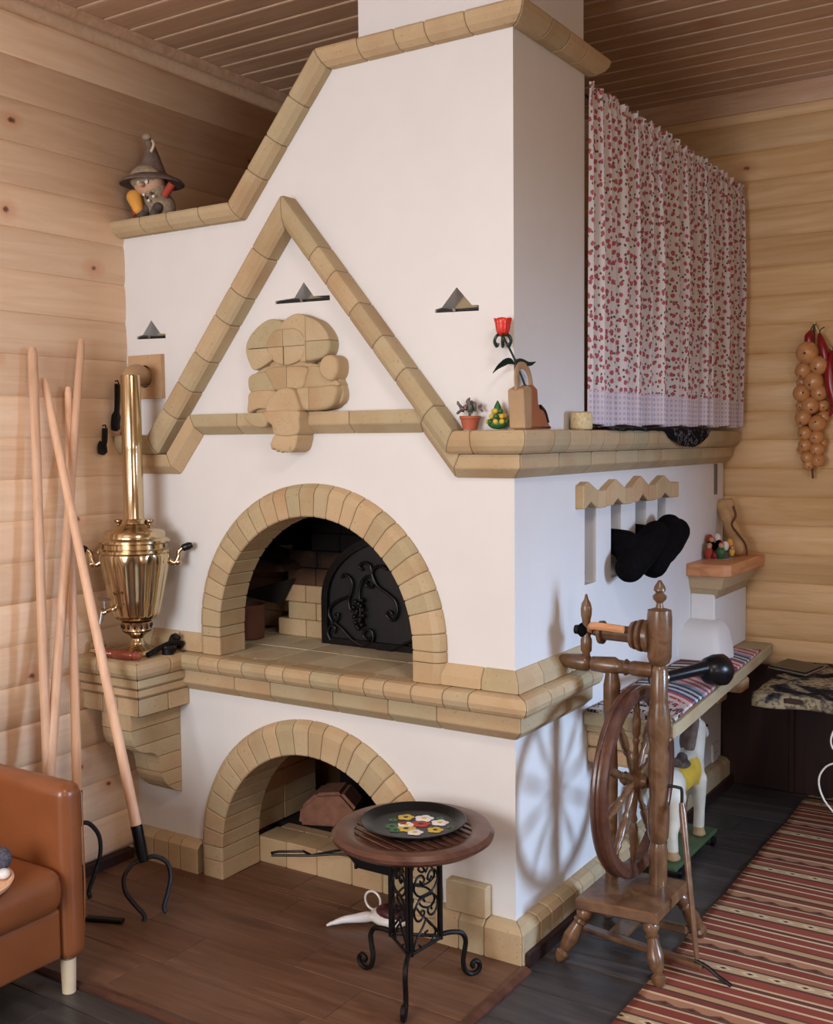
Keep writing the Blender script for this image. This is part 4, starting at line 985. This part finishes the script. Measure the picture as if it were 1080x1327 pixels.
# ------------------------------------------------------------ gourd and doll group on the small shelf
GD = thing('gourd_figure', 'tall carved tan gourd figure leaning at the back of the small shelf', 'figurine', (.08, 1.9, 1.036))
blob('body', [ellg((.10, 1.88, 1.086), (.045, .045, .05)), caps((.08, 1.89, 1.13), (.02, 1.92, 1.25), .032, .03), caps((.02, 1.92, 1.25), (.05, 1.92, 1.262), .026, .022), caps((.05, 1.92, 1.26), (.07, 1.915, 1.2), .02, .016)], 'gourd', GD, .007, 3)
tube('bark_edge', catmull([(.075, 1.885, 1.25), (.088, 1.88, 1.21), (.075, 1.87, 1.17), (.11, 1.85, 1.13), (.14, 1.85, 1.09), (.145, 1.86, 1.04)], 4), .005, 'oniondark', GD, 6)
BK = thing('doll_basket', 'little colourful group of cloth dolls on a lace mat on the small shelf', 'ornament', (.05, 1.72, 1.036))
lathe('lace_mat', (.06, 1.74, 1.0355), [(0, 0), (.06, 0), (.064, .002), (0, .003)], 'white', BK, 28)
lathe('basket', (.055, 1.745, 1.038), [(0, 0), (.045, 0), (.052, .02), (.05, .03), (.044, .03), (0, .022)], 'darkcloth', BK, 20)
for k, (a, b, c_, r, mm) in enumerate(((.03, 1.70, 1.06, .022, 'redcloth'), (.03, 1.73, 1.085, .022, 'blackfelt'), (.02, 1.74, 1.115, .018, 'redcloth'), (.06, 1.74, 1.09, .02, 'blackfelt'), (.08, 1.70, 1.065, .022, 'leafgreen'), (.09, 1.73, 1.09, .017, 'white'), (.05, 1.75, 1.12, .017, 'white'), (.10, 1.76, 1.10, .016, 'orange'), (.115, 1.74, 1.065, .014, 'yellow'), (.055, 1.70, 1.05, .018, 'chili'))):
    ell('doll', (a, b, c_), (r*.9, r*.9, r*1.25), mm, BK, seg=12, rg=8)
    if k in (0, 1, 4, 8): ell('doll_head', (a+.004, b-.006, c_+r*1.35), r*.5, 'skin', BK, seg=10, rg=7); ell('doll_kerchief', (a+.002, b+.002, c_+r*1.5), r*.52, 'red' if k else 'yellow', BK, seg=10, rg=7)

# ------------------------------------------------------------ onions and chilies on the back wall
ON = thing('onion_braid', 'hanging braid of golden-brown onions on the pine wall', 'onions', (.375, 1.97, 1.4))
tube('string', [(.375, 2.0, 2.02), (.38, 1.985, 1.9), (.38, 1.985, 1.41), (.385, 1.98, 1.37)], .005, 'oniondark', ON, 6)
lay = [(349, 312, 76), (318, 437, 55), (430, 405, 64), (395, 520, 66), (310, 600, 58), (430, 600, 55), (372, 690, 60), (322, 775, 55), (420, 820, 56), (336, 888, 48), (414, 918, 48), (338, 975, 46), (420, 1005, 48), (355, 1065, 45), (428, 1085, 44), (362, 1115, 38), (440, 300, 40), (300, 520, 36), (445, 690, 42), (300, 690, 38), (455, 770, 40), (300, 830, 30), (450, 530, 40), (300, 1010, 30), (445, 960, 36)]
for k, (a, b, r) in enumerate(lay):
    px = 980+a/5.53; pz = 400+b/5.53
    x = .372+(px-1046)*.00325; z = 2.031-(pz-415)*.003225; rr = r/5.53*.00325*1.1
    yb = 1.97 if k < 16 else 1.99
    c_ = Vector((x, yb-rr*.4, z)); rt = Matrix.Rotation(random.uniform(-.4, .4), 3, 'Z') @ Matrix.Rotation(random.uniform(-.5, .5)-1.25, 3, 'X')
    o = obj('onion', fixn(*latheg(c_, [(0, -rr*.95), (rr*.5, -rr*.85), (rr*.9, -rr*.45), (rr*1.0, 0), (rr*.88, rr*.5), (rr*.5, rr*.82), (rr*.16, rr*.95), (rr*.07, rr*1.15)], 16, rt @ Vector((0, 0, 1)))), 'onion', ON, True)
    ell('root', c_+(rt @ Vector((0, 0, 1)))*rr*-.93, rr*.12, 'oniondark', o, seg=8, rg=5)
CH = thing('chili_string', 'dark red dried chili peppers hanging right of the onion braid', 'chilies', (.46, 1.97, 1.75))
for pts, r in (([(.37, 1.97, 1.99), (.366, 1.955, 1.955), (.375, 1.95, 1.91)], .02), ([(.405, 1.965, 1.975), (.42, 1.95, 1.93), (.435, 1.945, 1.87), (.43, 1.945, 1.82)], .018), ([(.46, 1.965, 1.90), (.455, 1.95, 1.84), (.46, 1.945, 1.76), (.475, 1.945, 1.68), (.455, 1.945, 1.63)], .026), ([(.49, 1.965, 1.92), (.485, 1.94, 1.85), (.49, 1.94, 1.78), (.50, 1.94, 1.72)], .026), ([(.52, 1.965, 1.9), (.52, 1.945, 1.82), (.515, 1.945, 1.74)], .024)):
    P_ = catmull(pts, 4); n = len(P_)
    tube('pepper', P_, [r*max(.12, sin(pi*min(.93, .12+.9*(i/n))))for i in range(n)], 'chili', CH, 10)
    tube('stalk', catmull([P_[0], P_[0]+Vector((.005, -.004, .015)), P_[0]+Vector((.022, -.006, .026))], 3), .003, 'leafgreen', CH, 6)
tube('string', [(.375, 2.0, 2.03), (.40, 1.985, 1.97), (.46, 1.985, 1.9), (.52, 1.985, 1.9)], .003, 'straw', CH, 6)

# ------------------------------------------------------------ spinning wheel
SP = thing('spinning_wheel', 'dark turned-wood spinning wheel standing beside the stove', 'spinning wheel', (.28, .2, 0))
WM = 'wheelwood'
prism('base_board', [(.16, .065), (.405, .085), (.405, .36), (.16, .345)], 'z', .165, .2, WM, SP, bev=.005)
LEG = [(0, .012), (.06, .022), (.14, .024), (.22, .016), (.26, .021), (.3, .016), (.36, .018), (.55, .024), (.72, .02), (.78, .014), (.8, .012), (.84, .021), (.92, .019), (.98, .012), (1, .009)]
for a, b in (((.375, .11, .17), (.43, .045, .010)), ((.19, .095, .17), (.112, .055, .002)), ((.385, .32, .17), (.432, .42, .01)), ((.19, .32, .17), (.12, .41, .002))): spindle('leg', a, b, LEG, WM, SP, 18)
yc = .29
def zz(v): return 1.126-(v-752)*.002356
pA = [(1145, .027), (1115, .027), (1100, .029), (1090, .022), (1083, .03), (1065, .033), (1045, .033), (1035, .027), (1000, .031), (975, .0315), (967, .027), (960, .03), (945, .036), (925, .034), (910, .027), (905, .026), (866, .026), (861, .018), (857, .03), (850, .036), (800, .0375), (790, .035), (787, .012), (781, .009), (776, .02), (772, .021), (768, .011), (765, .018), (760, .016), (752, .004)]
h0 = .2; h1 = zz(752); spindle('main_post', (.333, yc, h0), (.333, yc, h1), [((zz(v)-h0)/(h1-h0) if k else 0, r) for k, (v, r) in enumerate(pA)], WM, SP, 26)
spindle('rear_post', (.182, yc, .2), (.182, yc, .84), [(0, .018), (.1, .024), (.2, .018), (.5, .02), (.68, .016), (.74, .024), (.8, .026), (.93, .026), (1, .018)], WM, SP, 18)
spindle('mother_of_all', (.004, yc, .854), (.315, yc, .852), [(0, .008), (.02, .016), (.05, .02), (.08, .022), (.3, .028), (.33, .024), (.35, .015), (.37, .023), (.6, .028), (.64, .021), (.7, .021), (.72, .026), (.76, .019), (.8, .023), (1, .023)], WM, SP, 20)
spindle('maiden', (.097, yc, .865), (.097, yc, 1.068), [(0, .012), (.1, .012), (.13, .017), (.3, .018), (.34, .014), (.6, .013), (.68, .017), (.78, .0175), (.86, .014), (.92, .007), (1, .003)], WM, SP, 16)
# flyer and bobbin
FZ = .955
spindle('bobbin', (.125, yc, FZ-.002), (.31, yc, FZ), [(0, .01), (.08, .01), (.1, .036), (.16, .036), (.18, .023), (.64, .025), (.66, .040), (.72, .044), (.75, .034), (.78, .047), (.84, .049), (.87, .038), (.9, .049), (.97, .048), (1, .03)], WM, SP, 26)
tube('flyer_arm', catmull([(.11, yc, FZ), (.125, yc-.03, FZ+.018), (.15, yc-.047, FZ+.025), (.24, yc-.05, FZ+.022)], 5), .0095, 'orangewood', SP, 8, flat=((0, 0, 1), .012))
tube('flyer_arm', catmull([(.11, yc, FZ), (.125, yc+.03, FZ-.012), (.15, yc+.047, FZ-.015), (.24, yc+.05, FZ-.015)], 5), .0095, WM, SP, 8, flat=((0, 0, 1), .012))
spindle('orifice', (.06, yc, FZ), (.115, yc, FZ), [(0, .014), (.3, .016), (1, .012)], 'iron', SP, 14)
ell('maiden_leather', (.088, yc, FZ), (.02, .022, .024), 'blackfelt', SP)
# wheel
WC = Vector((.258, yc, .508)); R1 = .29
def wring(pr, n=72): return rings([[WC+Vector((dx_, r*cos(2*pi*k/n), r*sin(2*pi*k/n))) for dx_, r in pr] for k in range(n)], False, True)
pr = [(-.018, .248), (.018, .248), (.02, .262), (.024, .266), (.024, .284), (.016, .29), (.009, .289), (.006, .284), (0, .282), (-.006, .284), (-.009, .289), (-.016, .29), (-.024, .284), (-.024, .266), (-.02, .262)]
RIM = obj('wheel_rim', fixn(*wring(pr)), 'redwood', SP, 'auto')
spindle('wheel_hub', WC-Vector((.045, 0, 0)), WC+Vector((.04, 0, 0)), [(0, .014), (.15, .022), (.25, .018), (.4, .032), (.6, .034), (.75, .022), (.85, .024), (1, .016)], WM, RIM, 22)
for k in range(10):
    a = 2*pi*k/10+.25; d = Vector((0, cos(a), sin(a)))
    spindle('spoke', WC+d*.025, WC+d*.252, [(0, .009), (.2, .010), (.35, .007), (.42, .012), (.46, .008), (.52, .013), (.7, .0135), (.78, .009), (.82, .012), (.88, .008), (1, .008)], WM, RIM, 12)
tube('axle', catmull([WC-Vector((.07, 0, 0)), WC+Vector((.1, 0, 0)), WC+Vector((.135, 0, .0)), (.405, yc, .50), (.41, yc-.015, .45)], 4), .005, 'iron', SP, 8)
spindle('footman', (.412, yc-.02, .47), (.497, .165, .045), [(0, .008), (.05, .011), (.5, .009), (.9, .008), (1, .006)], WM, SP, 10)
box('treadle', .12, .52, .20, .235, .035, .05, WM, SP, bev=.004, rot=about((.12, .22, 0), 'Z', rad(-8)))
tube('treadle_wire', catmull([(.49, .165, .055), (.53, .16, .045), (.56, .155, .03), (.60, .145, .018)], 4), .006, 'iron', SP, 8)
box('treadle_axle', .15, .40, .355, .38, .03, .055, WM, SP, bev=.004)
box('treadle', .2, .26, .22, .37, .036, .048, WM, SP, bev=.003)

# ------------------------------------------------------------ rag runner on the bench
def runner():
    nU, nV = 260, 34; vs = []; 
    def edge(y): return .322+(.22-.322)*(y-.5)/1.53
    uv = []
    for i in range(nU+1):
        y = .485+i/nU*1.30
        for j in range(nV+1):
            s = j/nV; xe = edge(y)-.012
            x = .012+(xe-.012)*s
            arc = y+.26*(s-.25)**2*(1 if y < 1.2 else .6)
            rid = .0035*abs(sin(pi*arc/.0245))
            z = .650+rid+.006*sin(y*7+s*3)*sin(y*3)
            vs.append((x, y, z+.004)); uv.append((s, arc))
    fs = [(i*(nV+1)+j, i*(nV+1)+j+1, (i+1)*(nV+1)+j+1, (i+1)*(nV+1)+j) for i in range(nU) for j in range(nV)]
    me = bpy.data.meshes.new('rag_runner'); me.from_pydata(vs, [], fs); ul = me.uv_layers.new(name='UVMap')
    for lp in me.loops: ul.data[lp.index].uv = uv[lp.vertex_index]
    t = NT('rag_rug_bands', .95, 0, .05); tc = t.n('ShaderNodeTexCoord'); sx = t.n('ShaderNodeSeparateXYZ'); t.link(tc.outputs['UV'], sx.inputs[0])
    seq = [(60, 50, 50), (200, 190, 186), (40, 34, 38), (186, 150, 130), (36, 34, 40), (214, 206, 204), (50, 40, 44), (150, 120, 110), (60, 56, 70), (130, 50, 60), (92, 84, 110), (170, 60, 70), (216, 206, 208), (190, 70, 76), (222, 210, 210), (196, 84, 86), (70, 84, 120), (210, 210, 214), (46, 60, 96), (206, 206, 206), (40, 84, 84), (150, 150, 190), (206, 190, 200), (186, 90, 90), (210, 196, 196), (170, 80, 84), (206, 190, 190), (190, 110, 110)]
    y0, y1 = .48, 1.8; f = t.math('MULTIPLY_ADD', sx.outputs[1], 1/(y1-y0), -y0/(y1-y0))
    f = t.math('FRACT', t.math('MULTIPLY', t.math('MULTIPLY_ADD', t.noise(t.coords('Object'), 30, 2), .01, f), 1.9))
    c = t.ramp(f, [(i/len(seq), lin(c)) for i, c in enumerate(seq)], True)
    nz = t.noise(t.coords('Object', (60, 25, 25)), 1, 2)
    front = t.math('LESS_THAN', sx.outputs[1], .82)
    bw_ = t.math('MULTIPLY', front, t.math('GREATER_THAN', nz, .5))
    c = t.mix(t.math('MULTIPLY', bw_, .9), c, lin((206, 196, 190)))
    wv = t.math('MULTIPLY', t.math('GREATER_THAN', t.math('FRACT', t.math('MULTIPLY', sx.outputs[0], 24)), .72), .35)
    c = t.mix(wv, c, lin((180, 170, 170))); t.color(c); me.materials.append(t.m)
    o = obj('rag_runner', me, None, None, True); md = o.modifiers.new('s', 'SOLIDIFY'); md.thickness = .008; md.offset = -1
    return tag(o, 'crocheted rag runner in red, blue and white bands spread on the stove bench', 'runner')
runner()
bt = thing('black_torch', 'black hand torch with a thick round head lying on the rag runner', 'torch', (.22, .9, .66))
spindle('handle', (.14, .74, .715), (.27, .96, .735), [(0, .02), (.1, .024), (.3, .02), (.7, .022), (1, .028)], 'blackmetal', bt, 18)
spindle('head', (.255, .94, .722), (.315, 1.02, .722), [(0, .028), (.15, .046), (.5, .056), (.85, .056), (1, .045)], 'blackmetal', bt, 28)
spindle('ring', (.16, .775, .718), (.17, .79, .719), [(0, .0265), (1, .0265)], 'steel', bt, 18)

# ------------------------------------------------------------ toy horse
HO = thing('toy_horse', 'white toy horse with yellow saddle on a green wheeled board under the bench', 'toy', (.14, 1.0, 0))
box('platform', .07, .215, .79, 1.25, .035, .05, 'green', HO, bev=.003)
for a in (.84, 1.2):
    for b in (.068, .217): lathe('platform_wheel', (b, a, .018), [(0, -.006), (.018, -.006), (.018, .006), (0, .006)], 'blackmetal', HO, 16, NS)
hx = .145
def hp_paint(c):
    if c.z < .085: return 1
    if .255 < c.z < .36 and .93 < c.y < 1.11 and abs(c.x-hx) > .02: return 2
    return 0
g = [ellg((hx, .90, .30), (.062, .085, .07)), ellg((hx, 1.12, .31), (.056, .08, .07)), caps((hx, .90, .30), (hx, 1.12, .305), .056, .054),
     caps((hx, 1.15, .34), (hx, 1.21, .44), .048, .036), caps((hx, 1.21, .445), (hx, 1.27, .42), .036, .022), caps((hx, 1.27, .42), (hx, 1.30, .40), .024, .02),
     caps((hx-.014, 1.195, .46), (hx-.017, 1.195, .495), .011, .004), caps((hx+.014, 1.195, .46), (hx+.017, 1.195, .495), .011, .004)]
for s in (-1, 1):
    g += [caps((hx+s*.032, .88, .27), (hx+s*.036, .865, .2), .042, .027), caps((hx+s*.036, .865, .2), (hx+s*.036, .845, .15), .027, .02), caps((hx+s*.036, .845, .15), (hx+s*.036, .85, .075), .02, .021), ellg((hx+s*.036, .857, .06), (.026, .03, .014)),
          caps((hx+s*.03, 1.14, .27), (hx+s*.034, 1.145, .16), .034, .022), caps((hx+s*.034, 1.145, .16), (hx+s*.034, 1.14, .075), .021, .021), ellg((hx+s*.034, 1.145, .06), (.026, .03, .014))]
blob('horse_body', g, 'offwhite', HO, .007, 3, paint=(['offwhite', 'tan', 'yellow'], hp_paint))
blob('mane', [caps((hx, 1.13, .385), (hx, 1.19, .475), .022, .018), ellg((hx-.02, 1.16, .40), (.03, .03, .05)), ellg((hx, 1.22, .475), (.014, .02, .012))], 'greybrown', HO, .006, 2, label='dark brown mane')
blob('tail', [caps((hx-.01, .825, .33), (hx-.015, .79, .25), .018, .024), caps((hx-.015, .79, .25), (hx-.015, .80, .14), .024, .012)], 'greybrown', HO, .006, 2, label='dark brown tail')
blob('saddle', [ellg((hx, 1.01, .355), (.045, .05, .016)), ellg((hx, .965, .37), (.03, .012, .018)), ellg((hx, 1.05, .37), (.022, .012, .018))], 'darkcloth', HO, .006, 2)
for s in (-1, 1): ell('eye', (hx+s*.031, 1.235, .45), .006, 'blackmetal', HO, seg=8, rg=6)

# ------------------------------------------------------------ rug
RG = thing('striped_rug', 'long striped red and cream woven rug on the dark floor at right', 'rug', (.9, .4, 0))
nx, ny = 30, 90; vs = []
for j in range(ny+1):
    for i in range(nx+1):
        y = -1.7+j*(1.93+1.7)/ny; x = .39+i*.85/nx
        vs.append((x+.003*sin(y*9), y, .006+.0018*sin(y*14+x*2)*sin(x*5)+.001*sin(y*31)))
o = obj('weave', (vs, [(j*(nx+1)+i, j*(nx+1)+i+1, (j+1)*(nx+1)+i+1, (j+1)*(nx+1)+i) for j in range(ny) for i in range(nx)]), 'rug', RG, True)
md = o.modifiers.new('s', 'SOLIDIFY'); md.thickness = .004; md.offset = 1
g = []
for i in range(110):
    x = .392+i*.0077; g.append(tubeg([(x, 1.925, .007), (x+random.uniform(-.006, .006), 1.95, .005), (x+random.uniform(-.012, .012), 1.965+random.uniform(0, .02), .004)], .0018, 4))
fr_ = obj('fringe', join(*g), 'fringe', RG); fr_['kind'] = 'stuff'

# ------------------------------------------------------------ low console at the back wall
CT = thing('low_console', 'low dark reddish console table against the back pine wall', 'table', (.75, 1.7, 0))
box('back_panel', .005, 1.5, 1.985, 2.005, 0, .55, 'darkpanel', CT)
box('tabletop', .34, 1.5, 1.32, 2.005, .55, .572, 'darkpanel', CT)
for k in range(4): box('panel_batten', .30+k*.4, .325+k*.4, 1.975, 1.986, .0, .55, 'darkpanel', CT)
for xx, yy_ in ((1.44, 1.36), (1.44, 1.95)): box('leg', xx, xx+.05, yy_, yy_+.05, 0, .55, 'darkpanel', CT)
t = NT('black_cream_throw', .95, 0, .05); co = t.coords('Object'); f = t.noise(co, 7, 4, .6, .6); f2 = t.noise(co, 60, 3)
c = t.ramp(f, [(.40, lin((28, 26, 30))), (.47, lin((58, 54, 60))), (.52, lin((150, 138, 112))), (.7, lin((176, 162, 132)))])
c = t.mix(t.ramp(f2, [(.5, (0, 0, 0, 1)), (.6, (.7, .7, .7, 1))]), c, lin((60, 56, 58))); t.color(c); M['throw'] = t.m
nx, ny = 60, 40; vs = []
for j in range(ny+1):
    for i in range(nx+1):
        s = j/ny; x = .325+i/nx*1.16; t_ = s*.78
        if t_ < .68: y, z = 2.0-t_, .576
        else: y, z = 1.315-.006*sin(x*22), .576-(t_-.68)*.45
        vs.append((x, y+.004*sin(x*31), z+.006*noise.noise(Vector((x*9, y*9, 0)))+.003+(.02*noise.noise(Vector((x*4, 3, 0))) if s > .97 else 0)))
o = obj('patterned_throw', (vs, [(j*(nx+1)+i, j*(nx+1)+i+1, (j+1)*(nx+1)+i+1, (j+1)*(nx+1)+i) for j in range(ny) for i in range(nx)]), 'throw', None, True)
md = o.modifiers.new('s', 'SOLIDIFY'); md.thickness = .006; md.offset = 1
tag(o, 'black and cream patterned throw covering the low console', 'throw')
PH = thing('tablet', 'dark tablet with a steel edge lying on the patterned throw', 'tablet', (.32, 1.75, .59))
rt = about((.36, 1.8, .6), 'Z', rad(-25)) @ about((.36, 1.8, .6), 'X', rad(8))
box('screen', .30, .48, 1.72, 1.84, .604, .609, 'screen', PH, rot=rt); box('case', .295, .485, 1.715, 1.845, .594, .604, 'steel', PH, rot=rt)
cb = tube('white_cable', catmull([(.62, 1.9, .60), (.66, 1.6, .603), (.69, 1.33, .60), (.67, 1.285, .56), (.625, 1.28, .47), (.625, 1.28, .42), (.66, 1.28, .38), (.605, 1.28, .345), (.58, 1.28, .29), (.60, 1.28, .22), (.66, 1.28, .15), (.72, 1.29, .05), (.82, 1.34, .016)], 5), .0035, 'white', None, 6)
tag(cb, 'thin white cable looping down from the console at the right edge', 'cable')

# ------------------------------------------------------------ armchair
AC = thing('armchair', 'tan leather armchair with rounded arm and pale round legs', 'armchair', (-1.28, -1.15, 0))
def soft(name, x0, x1, y0, y1, z0, z1, r, seg=4, puff=0.):
    bm = fixn(*boxg(x0, x1, y0, y1, z0, z1)); bmesh.ops.bevel(bm, geom=list(bm.edges), offset=r, segments=seg, profile=.5, affect='EDGES')
    return obj(name, bm, 'leather', AC, True)
soft('arm', -1.52, -.945, -.872, -.79, .10, .605, .034)
soft('arm', -1.52, -.945, -1.80, -1.715, .10, .605, .034)
soft('backrest', -1.565, -1.40, -1.78, -.81, .12, .75, .045)
soft('seat_base', -1.5, -.958, -1.712, -.875, .12, .265, .012)
soft('seat_cushion', -1.42, -.932, -1.718, -.868, .255, .385, .05)
for zz_ in (.604,): pass
tube('seam', [(-.96, -.80, .13), (-.947, -.80, .3), (-.95, -.80, .57), (-.975, -.80, .592), (-1.4, -.80, .594)], .0025, 'leather', AC, 6)
for a, b in ((-.985, -.835), (-.985, -1.76), (-1.5, -.835), (-1.5, -1.76)): spindle('leg', (a, b, .101), (a, b, .001), [(0, .022), (1, .019)], 'cream', AC, 20)
WT = thing('wooden_tray', 'round pale wooden tray resting on the armchair seat', 'tray', (-1.05, -1.13, .386))
lathe('tray', (-1.06, -1.14, .386), [(0, 0), (.135, 0), (.15, .006), (.156, .018), (.15, .02), (.14, .010), (0, .008)], 'handle', WT, 48)
gf = blob('grey_slipper', [caps((-1.04, -1.12, .43), (-1.02, -1.02, .44), .034, .034), ellg((-1.06, -1.17, .425), (.045, .05, .03))], 'greyfelt', None, .01, 3)
tag(gf, 'dark grey fuzzy felt slipper in the wooden tray on the armchair', 'slipper')
wf = ell('white_pebble', (-.985, -1.035, .412), (.018, .018, .014), 'white', None); tag(wf, 'small white lump beside the grey slipper in the tray', 'ornament')
